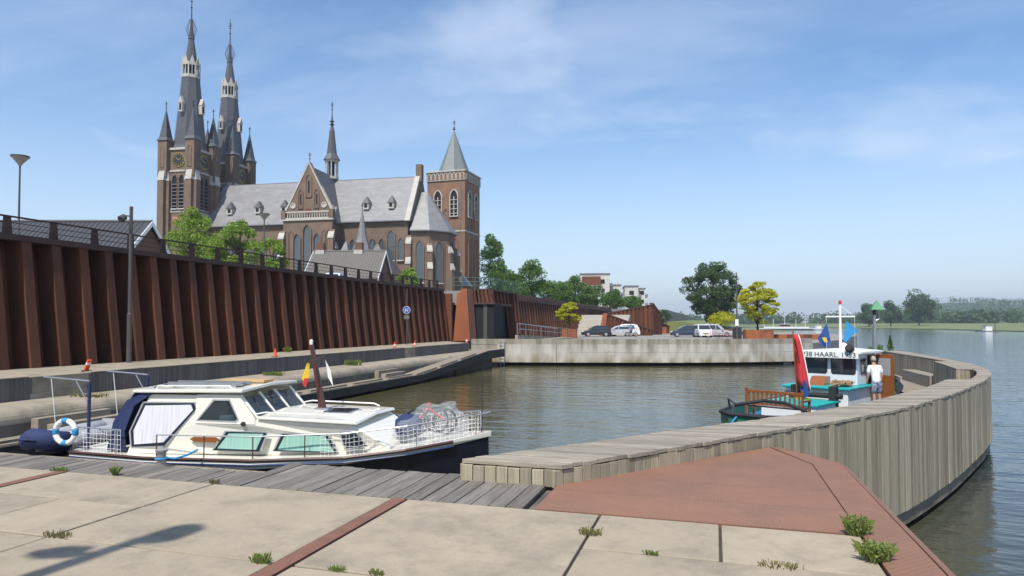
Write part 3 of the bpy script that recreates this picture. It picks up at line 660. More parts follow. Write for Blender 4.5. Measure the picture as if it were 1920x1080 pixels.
# ================================================================ trees
def leaf_mesh(name, clumps, per, size, flat=0.75):
    """clumps: (x,y,z,r). Each leaf is a small kite of two triangles, scattered through its clump."""
    C = np.array(clumps, float); K = len(C); n = K*per
    c = np.repeat(C[:, :3], per, 0); r = np.repeat(C[:, 3], per)
    d = NR.normal(size=(n,3)); d /= np.linalg.norm(d,axis=1)[:,None]
    rad = r*NR.uniform(0.35,1.08,n)**0.6
    p = c + d*rad[:,None]*np.array([1,1,flat])
    a = NR.normal(size=(n,3)) + d*0.4; a /= np.linalg.norm(a,axis=1)[:,None]
    b = np.cross(a, NR.normal(size=(n,3))); b /= np.linalg.norm(b,axis=1)[:,None]
    s = (size*NR.uniform(0.6,1.3,n))[:,None]
    V = np.empty((n,4,3)); V[:,0] = p-a*s; V[:,1] = p+b*s*0.55; V[:,2] = p+a*s; V[:,3] = p-b*s*0.55
    me = bpy.data.meshes.new(name); me.vertices.add(n*4); me.loops.add(n*4); me.polygons.add(n)
    me.vertices.foreach_set('co', V.reshape(-1)); me.loops.foreach_set('vertex_index', np.arange(n*4, dtype=np.int32))
    me.polygons.foreach_set('loop_start', np.arange(0,n*4,4, dtype=np.int32)); me.polygons.foreach_set('loop_total', np.full(n,4,dtype=np.int32))
    me.update(calc_edges=True); return me
def crown_clumps(cx,cy,cz,rx,rz,k,rr,seed,shape=1.0):
    g = random.Random(seed); o = []
    while len(o) < k:
        u = Vector((g.gauss(0,1),g.gauss(0,1),g.gauss(0,1))).normalized()*(g.uniform(0.45,1.0)**0.6)
        tz = u.z; wd = 1.0 if tz < 0 else 1-shape*0.35*tz
        o.append((cx+u.x*rx*wd*g.uniform(.85,1.12), cy+u.y*rx*wd*g.uniform(.85,1.12), cz+u.z*rz*g.uniform(.85,1.1), rr*g.uniform(0.65,1.25)))
    return o
def tree(name, label, loc, h, rx, mat, k=26, per=120, leaf=0.16, trunk=0.18, base=0.28, seed=1, group=None, cat='tree', shape=1.0, rr=None, flat=0.75):
    t = thing(name, label, cat, loc, 0, group); g = random.Random(seed)
    zc = h*(base+1)/2; rz = h*(1-base)/2; rr = rr or rx*0.36
    cl = crown_clumps(0,0,zc,rx-rr*0.6,rz-rr*0.4,k,rr,seed,shape)
    tk = MB(); lean = (g.uniform(-.03,.03)*h, g.uniform(-.03,.03)*h)
    tk.tube([(0,0,-0.15),(lean[0]*.3,lean[1]*.3,h*base*.6),(lean[0],lean[1],h*(base+.25)),(lean[0]*1.4,lean[1]*1.4,h*.86)],[trunk*1.2,trunk*.9,trunk*.6,trunk*.12],8)
    for c in cl[::2]:
        z0 = g.uniform(h*base*.75, h*.6); m_ = (c[0]*.45,c[1]*.45,(z0+c[2])/2+.03*h)
        tk.tube([(lean[0]*.7,lean[1]*.7,z0),m_,c[:3]],[trunk*.4,trunk*.22,trunk*.06],5,False)
    ob('trunk', tk, bark, t, smooth=True)
    ob('crown', leaf_mesh('crown',cl,per,leaf,flat), mat, t)
    return t
TZ = 4.7
tree('lime_tree','full light green tree beside the clock tower foot',(-55.8,62.0,TZ),10.0,3.3,leaf_lime,58,140,0.14,seed=3,rr=.85,base=.2,group=None)
tree('lime_tree','small paler tree between the clock tower tree and the nave trees',(-51.5,60.5,TZ),6.6,2.2,leaf_lime,22,190,0.14,seed=4,base=.15)
tree('lime_tree','broad bright green tree in front of the nave roof',(-48.6,60.8,TZ),8.6,2.9,leaf_lime,54,140,0.14,seed=5,rr=.75,base=.16)
tree('lime_tree','slim light green tree by the street lamp before the transept',(-41.4,56.6,TZ),6.2,1.7,leaf_lime,20,190,0.13,seed=6,base=.14)
tree('lime_tree','little tree beside the tiled house gable and apse',(-32.6,68.8,TZ),3.6,1.3,leaf_lime,14,150,0.12,seed=8,base=.12)
tree('broadleaf_tree','tall dark green tree right behind the old brick tower',(-48.5,146,TZ),18.5,4.3,leaf_mid,34,200,0.24,seed=9,base=.12)
tree('broadleaf_tree','rounded green tree below the tall tree past the old tower',(-42.5,136,TZ),10.2,4.0,leaf_mid,30,190,0.22,seed=10,base=.1)
tree('broadleaf_tree','bushy green tree standing over the parked bicycles on the terrace',(-33.6,126,TZ),9.6,3.4,leaf_mid,30,190,0.2,seed=12,base=.12)
tree('broadleaf_tree','pointed green tree at the start of the terrace grove before the flats',(-32.3,158,TZ),8.6,2.8,leaf_mid,26,180,0.22,seed=13,base=.08)
for lb_,x,y,h,r_,sd in (('bushy green tree filling the gap past the old tower trees',-38.1,129.5,7.6,3.4,71),('low leafy tree at the back of the terrace behind the bushy tree',-35.2,146,7.0,3.2,72),('round leafy tree just before the grove',-33.4,152,7.8,3.2,73),('low hedge-like tree beside the terrace parapet',-30.5,139,5.2,2.8,74)): tree('broadleaf_tree',lb_,(x,y,TZ),h,r_,leaf_mid,30,150,0.2,seed=sd,base=.05,rr=1.0)
for i,(x,y,h,r_,sd) in enumerate(((-28.0,160,6.6,3.4,14),(-23.6,166,5.2,3.2,15),(-19.4,170,3.9,3.0,16),(-35,176,8.5,4,17))):
    tree('broadleaf_tree',['green tree of the grove just left of the stepped flats','wide green tree of the grove under the stepped flats','low green tree at the grove end by the lower flats','taller green tree behind the grove beside the flats'][i],(x,y,TZ),h,r_,leaf_mid,26,170,0.24,seed=sd,base=.06,group='grove below the flats')
tree('poplar_tree','large dark green poplar rising behind the parked cars',(-0.2,126,-0.1),13.2,5.7,leaf_dark,120,165,0.17,seed=21,base=.16,trunk=0.34,rr=1.0,shape=.6)
# planted trees in rusty boxes
def planter(name,label,loc,sx,sy,h,group=None):
    t = thing(name,label,'planter',loc,R(8),group)
    w_=0.05
    for a,b,c,d_ in ((-sx/2,sx/2,-sy/2,-sy/2+w_),(-sx/2,sx/2,sy/2-w_,sy/2),(-sx/2,-sx/2+w_,-sy/2+w_,sy/2-w_),(sx/2-w_,sx/2,-sy/2+w_,sy/2-w_)): ob('side_panel', MB().bx(a,b,c,d_,0,h), rust_lit, t)
    ob('soil', MB().bx(-sx/2+w_,sx/2-w_,-sy/2+w_,sy/2-w_,0.02,h-0.12), bark, t); return t
PZ = -0.12
planter('steel_planter','square rusty planter by the ramp handrails holding a small yellow-green tree',(-16.4,78.9,PZ),1.7,1.7,1.1)
tree('honey_locust','small yellow-green tree in the rusty box by the ramp',(-16.4,78.9,PZ+0.98),3.5,1.7,leaf_yel,44,95,0.10,seed=31,base=.15,trunk=.07,rr=.36,flat=.42,shape=1.2)
planter('steel_planter','long rusty planter at the quay end holding the big yellow tree',(4.6,79.2,PZ),2.9,2.0,1.05)
tree('honey_locust','big yellow-green tree in the long rusty planter',(4.6,79.2,PZ+0.93),5.7,2.7,leaf_yel,95,105,0.105,seed=32,base=.12,trunk=.11,rr=.46,flat=.42,shape=1.3)
planter('steel_planter','low rusty planter beyond the lamp column with a yellowish bush',(1.2,96,PZ),2.4,2.0,1.0)
tree('honey_locust','low yellowish bush tree behind the silver hatchback',(1.0,96,PZ+0.9),2.6,2.1,leaf_yel,34,100,0.11,seed=33,base=.05,trunk=.06,flat=.6)
planter('steel_planter','rusty planter at the foot of the wing wall end',(-9.2,121.6,PZ),2.2,2.0,1.2)
tree('dark_shrub_tree','dark grey-green small tree in the planter by the wing wall',(-9.2,121.6,PZ+1.08),3.6,2.0,leaf_dark,24,150,0.14,seed=34,base=.05,trunk=.08,flat=.7)
ob_pl = tag(thing('low_planter_wall','long low rusty planter wall at the quay end beside the ferry view','planter',(8.4,80.5,PZ),R(8)))
for k in range(6): ob('panel', MB().bx(-2.6+k*0.87,-1.75+k*0.87,-0.5,0.5,0,0.55), rust_lit if k%2 else rust, ob_pl)

# ---- far land across the river
sheet('left_bank', [(-10,150),(17,150),(20,190),(18,260),(10,330),(-20,420),(-60,700),(-900,900),(-900,150)], -0.4, grass_m, 2.5)
dy = MB().loft([[(x0,y,-0.5),(x0+9,y,z),(x0+13,y,z),(x0+24,y,-0.5)] for y,x0,z in ((150,-19,2.0),(200,-16,2.6),(280,-14,2.8),(400,-40,2.8))])
tag(ob('grass_dyke', dy, grass_m), kind='structure')
FB = [(150,-400),(131,352),(134,480),(110,590),(70,715),(15,805),(-120,850),(-900,960),(-900,5200),(3200,5200),(3200,-400)]
far = MB(); far.prism(FB, -2.6, -1.55); tag(ob('far_bank', far, M('far_bank_grass',(0.115,0.155,0.04),(0.19,0.195,0.08),scale=0.06,rough=0.95,stretch=(0.4,1,1),c3=(0.07,0.10,0.03),s3=0.03,t3=(0.5,0.7))), kind='structure')
mr = MB(); edge = FB[1:8]; rows = []
for off,z in ((1,-1.56),(14,-0.6),(70,1.6),(260,3.2),(1500,3.5)): rows.append([(x+off*(0.95 if i < 4 else .5),y+off*(.1 if i < 3 else .8),z) for i,(x,y) in enumerate([(150,-400)]+edge)])
mr.loft(rows,False,False); tag(ob('far_meadow', mr, bpy.data.materials['far_bank_grass'], smooth=True), kind='structure')
hill = MB(); rings = []
for i in range(13):
    x = 230+i*190; row = []
    for j in range(9):
        t = j/8; hgt = (38+8*math.sin(i*.9)+6*math.sin(i*2.3))*math.sin(math.pi*min(1,t*1.0))**0.8*min(1,(i+.5)/1.5)
        row.append((x+t*120, 1250+t*900-i*18, -1.6+hgt))
    rings.append(row)
hill.loft(rings, False, False); tag(ob('wooded_hill', hill, M('far_wood_floor',(0.035,0.065,0.026),(0.05,0.08,0.03),scale=0.02,rough=1), smooth=True), kind='structure')
# woods on the hill and along the far shore: a mass
cl = []
g = random.Random(5)
for i in range(900):
    i_ = g.uniform(0,12); t = g.uniform(0.02,.6)
    k = int(i_); x = 230+i_*190+t*120; y = 1250+t*900-i_*18; hz = (38+8*math.sin(i_*.9)+6*math.sin(i_*2.3))*math.sin(math.pi*t)**0.8*min(1,(i_+.5)/1.5)
    cl.append((x,y,-1.6+hz+5,9*g.uniform(.7,1.3)))
for i in range(260):
    t = g.random(); x = -160+t*400; y = 900-t*130+g.uniform(0,60)-(max(0,t-.6)*300); cl.append((x,y,5+g.uniform(-2,4),7.5*g.uniform(.7,1.2)))
for i in range(160):
    t = g.random(); cl.append((300+t*900, 880+g.uniform(0,90), 2.5+g.uniform(-1,2.5), 6*g.uniform(.6,1.2)))
for i in range(150):
    t = g.random(); cl.append((-140+t*120, 520+g.uniform(0,120), 3+g.uniform(-1,4), 5.5*g.uniform(.6,1.2)))
tag(ob('far_woods', leaf_mesh('far_woods',cl,70,1.5,0.85), leaf_far), 'dark woods along the far shore and over the distant hill', 'woods', kind='stuff')
for i,(px_x,y,h,r_,sd) in enumerate(((119,604,19,8.5,41),(132,593,20,8.5,42),(149,581,28,12.5,43))):
    tree('riverside_tree',['rounded tree at the upstream end of the riverside trio','middle tree of the trio on the far riverbank','tallest broad tree of the trio on the far riverbank'][i],(px_x,y,-.6),h,r_,leaf_far,40,150,0.75,seed=sd,base=.05,trunk=.5,group=None)
for i in range(9):
    tree('field_tree',['first','second','third','fourth','fifth','sixth','seventh','eighth','ninth'][i]+' small round hedge row tree counted from the riverside trio',(235+i*38+g.uniform(-8,8),560+g.uniform(0,50),1.6),9+g.uniform(-2,3),5,leaf_far,16,90,0.7,seed=60+i,base=.03,trunk=.3,group='hedge row trees')
hut = tag(thing('white_hut','small white signal hut on the far riverbank meadow','hut',(118.5,356,-1.9),R(10)))
ob('hut_body', MB().bx(-1.4,1.4,-1.2,1.2,0.3,2.6), white, hut); ob('hut_platform', MB().bx(-4.5,4.5,-2,2,0,0.32), dark_conc, hut); ob('hut_mast', MB().tube([(3.2,0,0.3),(3.2,0,4.4)],0.14,6), rust_dark, hut)
ob('hut_roof', MB().bx(-1.6,1.6,-1.4,1.4,2.603,2.75), lead, hut)

# ================================================================ buildings
def arch_pts(w, h, n=6):
    sp = h-w*0.95; R_ = w*1.0; pts = [(-w/2,0),(w/2,0),(w/2,sp)]
    # pointed arch: two arcs of radius about w
    cxr = w/2-R_; tmax = math.acos(max(-1,min(1,(0-cxr)/R_)))
    for i in range(1,n+1):
        t = tmax*i/n; pts.append((cxr+R_*math.cos(t), sp+R_*math.sin(t)*(0.95*w/(R_*math.sin(tmax)))))
    for i in range(n-1,-1,-1):
        t = tmax*i/n; pts.append((-(cxr+R_*math.cos(t)), sp+R_*math.sin(t)*(0.95*w/(R_*math.sin(tmax)))))
    return pts
def lancet(parent, mx, w, h, gm=church_glass, fm=None, fw=0.16, proud=0.2, name='window', sill=True):
    """pointed window: pane set back inside a projecting moulded reveal; local face looks towards -y"""
    a = arch_pts(w,h); b = [(u*(1+2*fw/w), (v if v <= 0 else v+fw*(v/h))-0.0) for u,v in arch_pts(w,h)]
    pane = MB().add([(u,-0.03,v) for u,v in a],[tuple(range(len(a)))]).xf(mx)
    p = ob(name, pane, gm, parent)
    n = len(a); fr = MB()
    fr.v += [(u,-proud,v) for u,v in b]+[(u,-proud,v) for u,v in a]+[(u,-0.02,v) for u,v in a]+[(u,0,v) for u,v in b]
    for i in range(n):
        j = (i+1)%n; fr.f += [(i,j,n+j,n+i),(n+i,n+j,2*n+j,2*n+i),(j,i,3*n+i,3*n+j)]
    fr.xf(mx); ob('window_reveal', fr, fm or church_brick, p)
    if sill: ob('window_sill', MB().bx(-w/2-fw,w/2+fw,-proud-0.12,0,-0.22,0.0).xf(mx), stone, p)
    return p
def face(s, t, z, ang=0): return Matrix.Translation((s,t,z)) @ Matrix.Rotation(ang,4,'Z')
def finial(mb, x, y, z, h, s=1.0):
    mb.tube([(x,y,z-0.3),(x,y,z+h)],[0.07*s,0.025*s],5)
    for k in (0.35,0.6,0.8): mb.lathe([(0.02,-.1*s),(0.16*s,0),(0.02,.1*s)],6,(x,y,z+h*k))
    mb.bx(x-0.28*s,x+0.28*s,y-0.03,y+0.03,z+h*.68,z+h*.72)

ch = thing('church','large brown brick Gothic church with twin slate spires','church',(-69.8,113.6,4.7),R(4.6))
HW = 5.5; EZ = 15.7; RZ = 24.1
ob('nave_wall', MB().bx(-23.2,17.5,-HW,HW,0,EZ), church_brick, ch)
ob('nave_roof', MB().prism([(-HW-0.5,EZ-0.45),(HW+0.5,EZ-0.45),(0.12,RZ),(-0.12,RZ)],-23.1,17.2,'x'), slate, ch)
ob('eaves_gutter', MB().bx(-23.1,-5.0,-HW-0.66,-HW-0.4,EZ-0.62,EZ-0.42), lead, ch)
ob('eaves_gutter', MB().bx(5.0,17.2,-HW-0.66,-HW-0.4,EZ-0.62,EZ-0.42), lead, ch)
ob('corbel_band', MB().bx(-23.1,-4.85,-HW-0.16,-HW+.01,EZ-1.1,EZ-0.65), church_brick, ch)
ob('corbel_band', MB().bx(4.85,17.45,-HW-0.16,-HW+.01,EZ-1.1,EZ-0.65), church_brick, ch)
ob('ridge_lead', MB().bx(-23,17.1,-0.14,0.14,RZ-0.05,RZ+0.12), lead, ch)
# choir gable with chimney
ob('choir_gable', MB().prism([(-HW-0.6,EZ-0.7),(HW+0.6,EZ-0.7),(0.35,RZ+0.7),(-0.35,RZ+0.7)],17.21,17.95,'x'), church_brick, ch)
ob('gable_coping', MB().prism([(-HW-0.72,EZ-0.6),(-HW-0.3,EZ-0.6),(0.0,RZ+0.75),(-0.4,RZ+0.85)],17.1,18.05,'x'), stone, ch)
ob('gable_chimney', MB().bx(17.25,18.35,-0.9,0.3,RZ-1.0,RZ+2.2), church_brick, ch)
# apse
AZ = 13.7
apx = [(HW*math.sin(R(a))*0.98+18.2, -HW*math.cos(R(a))*0.98) for a in (0,36,72,108,144,180)]
apx[0] = (17.96,-HW*.98); apx[-1] = (17.96,HW*.98)
apo = [(18.0,-5.4),(21.3,-5.0),(23.9,-2.2),(23.9,2.2),(21.3,5.0),(18.0,5.4)]
ob('apse_wall', MB().prism(apo,0,AZ), church_brick, ch)
ap_top = [(17.96,-0.3),(18.9,-0.3),(19.3,-0.15),(19.3,0.15),(18.9,0.3),(17.96,0.3)]
ob('apse_roof', MB().loft([[(17.96+(x-17.96)*1.07,y*1.09,AZ-0.2) for x,y in apo],[(x,y,21.2) for x,y in ap_top]]), slate, ch)
ob('apse_gutter', MB().loft([[(17.96+(x-17.96)*1.09,y*1.11,AZ-0.42) for x,y in apo],[(17.96+(x-17.96)*1.09,y*1.11,AZ-0.21) for x,y in apo]]), lead, ch)
def buttress(parent, s, t, ang, h, w=0.9, d1=1.3, steps=((0.55,1.0),(0.8,0.7)), name='buttress'):
    mb = MB(); m = face(s,t,0,ang)
    prof = [(0.1,0),(-d1,0),(-d1,h*steps[0][0])]; cps = []
    x = -d1
    for k,(zf,nx) in enumerate(steps):
        z = h*zf; x2 = -d1*(nx if k == len(steps)-1 else nx)*0.72 if k == 0 else -d1*0.35
        prof += [(x2, z+0.9)]; cps.append((x,z,x2,z+0.9)); x = x2
        if k+1 < len(steps): prof.append((x2,h*steps[k+1][0]))
    prof += [(0.1, h*steps[-1][0]+1.4)]
    mb.prism(prof,-w/2,w/2,'x').xf(m); b = ob(name, mb, church_brick, parent)
    for x0,z0,x1,z1 in cps:
        ob('stone_weathering', MB().add([(-w/2-.06,x0-.10,z0),(w/2+.06,x0-.10,z0),(w/2+.06,x1,z1+.08),(-w/2-.06,x1,z1+.08),(-w/2-.06,x0-.10,z0-.25),(w/2+.06,x0-.10,z0-.25),(w/2+.06,x1,z0-.25),(-w/2-.06,x1,z0-.25)],[(0,1,2,3),(4,5,1,0),(5,6,2,1),(7,4,0,3),(7,6,5,4)]).xf(m), stone, b)
    return b
for i in range(len(apo)-1):
    (xa,ya),(xb,yb) = apo[i],apo[i+1]; a = math.atan2(yb-ya,xb-xa); mxm = ((xa+xb)/2,(ya+yb)/2)
    if i < 4: lancet(ch, face(mxm[0],mxm[1],4.2,a), 1.35, 7.4)
    if 0 < i < 5:
        am = math.atan2(apo[i+1][1]-apo[i-1][1],apo[i+1][0]-apo[i-1][0]); buttress(ch, xa, ya, am, AZ-1.5, 0.85, 1.2)
buttress(ch, 17.75, -5.5, 0, 14, 0.9, 0.6)
# choir and nave windows
for s_,w_,h_ in ((7.0,1.0,3.9),(8.9,1.35,5.3),(10.8,1.0,3.9),(12.6,1.0,3.9),(14.4,1.35,5.3),(16.2,1.0,3.9)): lancet(ch, face(s_,-HW,8.2), w_, h_)
for s_ in (-20.5,-17.3,-14.1,-10.9,-8.2,-6.4): lancet(ch, face(s_,-HW,7.6), 1.2, 4.9)
# transept
TW = 4.75; TT = -9.0; PZt = 17.2; TR = 25.1
ob('transept_wall', MB().bx(-TW,TW,TT,-HW+0.01,0,PZt-1.6), church_brick, ch)
ob('transept_gable', MB().prism([(-TW+0.1,PZt-1.6),(TW-0.1,PZt-1.6),(TW-0.1,PZt-0.4),(0.25,TR+0.6),(-0.25,TR+0.6),(-TW+0.1,PZt-0.4)],TT+0.35,TT+0.95,'y'), church_brick, ch)
ob('transept_roof', MB().prism([(-TW-0.35,PZt-2.2),(TW+0.35,PZt-2.2),(0.1,TR),(-0.1,TR)],TT+0.96,-0.2,'y'), slate_dark, ch)
ob('transept_eaves', MB().bx(TW+0.2,TW+0.5,TT+0.9,-HW-0.3,PZt-2.45,PZt-2.15), lead, ch)
ob('gable_coping', MB().prism([(-TW-0.05,PZt-0.35),(-TW+0.3,PZt-0.35),(0.0,TR+0.35),(TW-0.3,PZt-0.35),(TW+0.05,PZt-0.35),(0,TR+0.75)],TT+0.25,TT+1.0,'y'), stone, ch)
fm_ = MB(); finial(fm_,0,TT+0.6,TR+0.7,1.9,1.4); ob('gable_cross', fm_, lead, ch)
ob('string_course', MB().bx(-TW-0.25,TW+0.25,TT-0.28,TT+0.34,PZt-1.95,PZt-1.6), stone, ch)
bal = ob('balustrade', MB().bx(-TW-0.2,TW+0.2,TT-0.24,TT-0.02,PZt-0.55,PZt-0.32).bx(-TW-0.2,TW+0.2,TT-0.24,TT-0.02,PZt-1.6,PZt-1.45), stone, ch)
b0 = None
for k in range(19):
    mb0 = MB().lathe([(0.09,-1.45),(0.12,-1.2),(0.07,-0.9),(0.10,-0.6)],6)
    if b0 is None: b0 = ob('baluster', mb0, stone, bal); o = b0
    else: o = inst('baluster', b0, bal)
    o.location = (-4.3+k*0.478,TT-0.13,PZt+0.02)
for sx in (-1,1): ob('corner_pier', MB().bx(sx*TW-0.55*(sx>0)-0.3*(sx<0),sx*TW+0.3*(sx>0)+0.55*(sx<0),TT-0.35,TT+0.5,PZt-1.6,PZt-0.1), church_brick, ch)
for s_,w_,h_,z_ in ((-1.95,1.25,8.4,4.5),(0,1.45,10.0,4.5),(1.95,1.25,8.4,4.5)): lancet(ch, face(s_,TT,z_), w_, h_, proud=0.28, sill=False)
for s_ in (-4.05,-3.15,3.15,4.05): lancet(ch, face(s_,TT,5.2), 0.55, 8.2, gm=church_brick, fw=0.1, proud=0.14, name='blind_arch', sill=False)
lancet(ch, face(0,TT+0.35,19.4), 0.95, 4.1, gm=church_brick, fw=0.14, proud=0.16, name='blind_arch', sill=False); ob('slit_window', MB().bx(-0.14,0.14,TT+0.24,TT+0.3,20.3,22.4), void, ch)
for s_ in (-1.55,1.55):
    lancet(ch, face(s_,TT+0.35,17.4), 0.75, 3.4, gm=church_brick, fw=0.12, proud=0.16, name='blind_arch', sill=False); ob('slit_window', MB().bx(s_-0.12,s_+0.12,TT+0.24,TT+0.3,18.2,20.0), void, ch)
    ob('quatrefoil', MB().lathe([(0.55,0),(0.55,0.12),(0.38,0.12),(0.38,0.02)],10).xf(face(s_*1.95,TT+0.35,18.0) @ Matrix.Rotation(R(90),4,'X')), stone, ch)
ob('red_door', MB().bx(-0.45,0.45,TT+0.22,TT+0.33,PZt-1.5,PZt+0.2), M('red_door_paint',(0.17,0.035,0.025),(0.14,0.03,0.02)), ch)
for sx in (-1,1):
    buttress(ch, sx*(TW+0.05), TT, 0, 15.2, 1.0, 1.0); buttress(ch, sx*TW, TT+0.5, R(90)*sx, 13.0, 0.9, 0.9)
for s_ in (-7.6,-6.4,-5.0): lancet(ch, face(TW,s_-0.2,8.0,R(90)), 0.8, 4.6)
for y_ in (-7.7,-6.3): ob('roof_dormer', MB().prism([(-0.55,0),(0.55,0),(0.55,0.9),(0,1.7),(-0.55,0.9)],0,1.6,'x').xf(Matrix.Translation((TW-2.0,y_,PZt-0.9))), lead, ch)
def dormer(s_, z_, w_=0.55):
    t_ = -(HW+0.5)*(RZ-z_)/(RZ-EZ+0.45)
    d_ = ob('roof_dormer', MB().bx(s_-w_,s_+w_,t_-0.75,t_+0.6,z_-0.4,z_+0.75), stone, ch)
    ob('dormer_opening', MB().bx(s_-w_*.55,s_+w_*.55,t_-0.78,t_-0.755,z_-0.1,z_+0.55), void, d_)
    ob('dormer_roof', MB().loft([[(s_-w_-.15,t_-0.9,z_+.7),(s_+w_+.15,t_-0.9,z_+.7),(s_+w_+.15,t_+0.9,z_+.7),(s_-w_-.15,t_+0.9,z_+.7)],[(s_-.03,t_-0.3,z_+2.0),(s_+.03,t_-0.3,z_+2.0),(s_+.03,t_+0.2,z_+2.0),(s_-.03,t_+0.2,z_+2.0)]]), slate_dark, d_)
for s_ in (-18.5,-12.6,-7.2,9.2,14.0): dormer(s_, 18.0)
# crossing turret
ct = ob('crossing_turret', MB().lathe([(1.15,21.5),(1.15,24.3),(1.35,24.4)],8,(0,0,0),R(22.5)), slate_dark, ch)
cs = MB()
for k in range(8):
    a = R(45*k+22.5); cs.box((1.12*math.cos(a),1.12*math.sin(a),26.2),(0.2,0.2,3.6),a)
cs.lathe([(1.3,24.4),(1.3,24.9)],8,(0,0,0),R(22.5)).lathe([(1.25,27.7),(1.35,28.1)],8,(0,0,0),R(22.5)); ob('turret_arcade', cs, stone, ct)
ob('turret_core', MB().lathe([(0.55,24.4),(0.55,28)],8), void, ct)
sp1 = MB().lathe([(1.6,28.1),(0.95,29.3),(0.5,33.4),(0.55,33.6),(0.3,34.4),(0.08,37.2)],8,(0,0,0),R(22.5)); ob('turret_spire', sp1, slate_dark, ct)
fm_ = MB(); finial(fm_,0,0,37.0,2.6,1.3)
for z_ in (35.0,35.6): fm_.lathe([(0.05,-.2),(0.5,0),(0.05,.2)],8,(0,0,z_))
ob('turret_finial', fm_, iron, ct)
# low chapels in front of the choir
ob('chapel_roof', MB().loft([[(5.2,-11.6,5.2),(9.8,-11.6,5.2),(9.8,-6.5,5.2),(5.2,-6.5,5.2)],[(7.4,-9.1,11.4),(7.5,-9.1,11.4),(7.5,-9.0,11.4),(7.4,-9.0,11.4)]]), slate, ch)
ob('chapel_wall', MB().bx(5.4,9.6,-11.4,-5.4,0,5.3), church_brick, ch)
ob('sacristy_roof', MB().loft([[(11.0,-11.2,5.4),(16.8,-11.2,5.4),(16.8,-5.4,5.4),(11.0,-5.4,5.4)],[(12.6,-8.0,10.8),(13.0,-8.0,10.8),(13.0,-5.4,10.8),(12.6,-5.4,10.8)]]), slate_dark, ch)
ob('sacristy_wall', MB().bx(11.2,16.6,-11.0,-5.4,0,5.5), church_brick, ch)
tt = ob('stair_turret', MB().lathe([(1.25,0),(1.25,9.2),(1.4,9.3),(1.4,9.6)],8,(10.6,-9.4,0),R(22.5)), church_brick, ch)
ob('turret_roof', MB().lathe([(1.65,9.6),(0.85,12.0),(0.06,16.6)],8,(10.6,-9.4,0),R(22.5)), slate, tt)
fm_ = MB(); finial(fm_,10.6,-9.4,16.5,1.4); ob('turret_finial', fm_, iron, tt)
for a in (-112.5,-67.5,-22.5): lancet(tt, face(10.6+1.16*math.cos(R(a)),-9.4+1.16*math.sin(R(a)),6.3,R(a+90)), 0.5, 2.0, gm=void, fw=0.08, proud=0.06, sill=False)
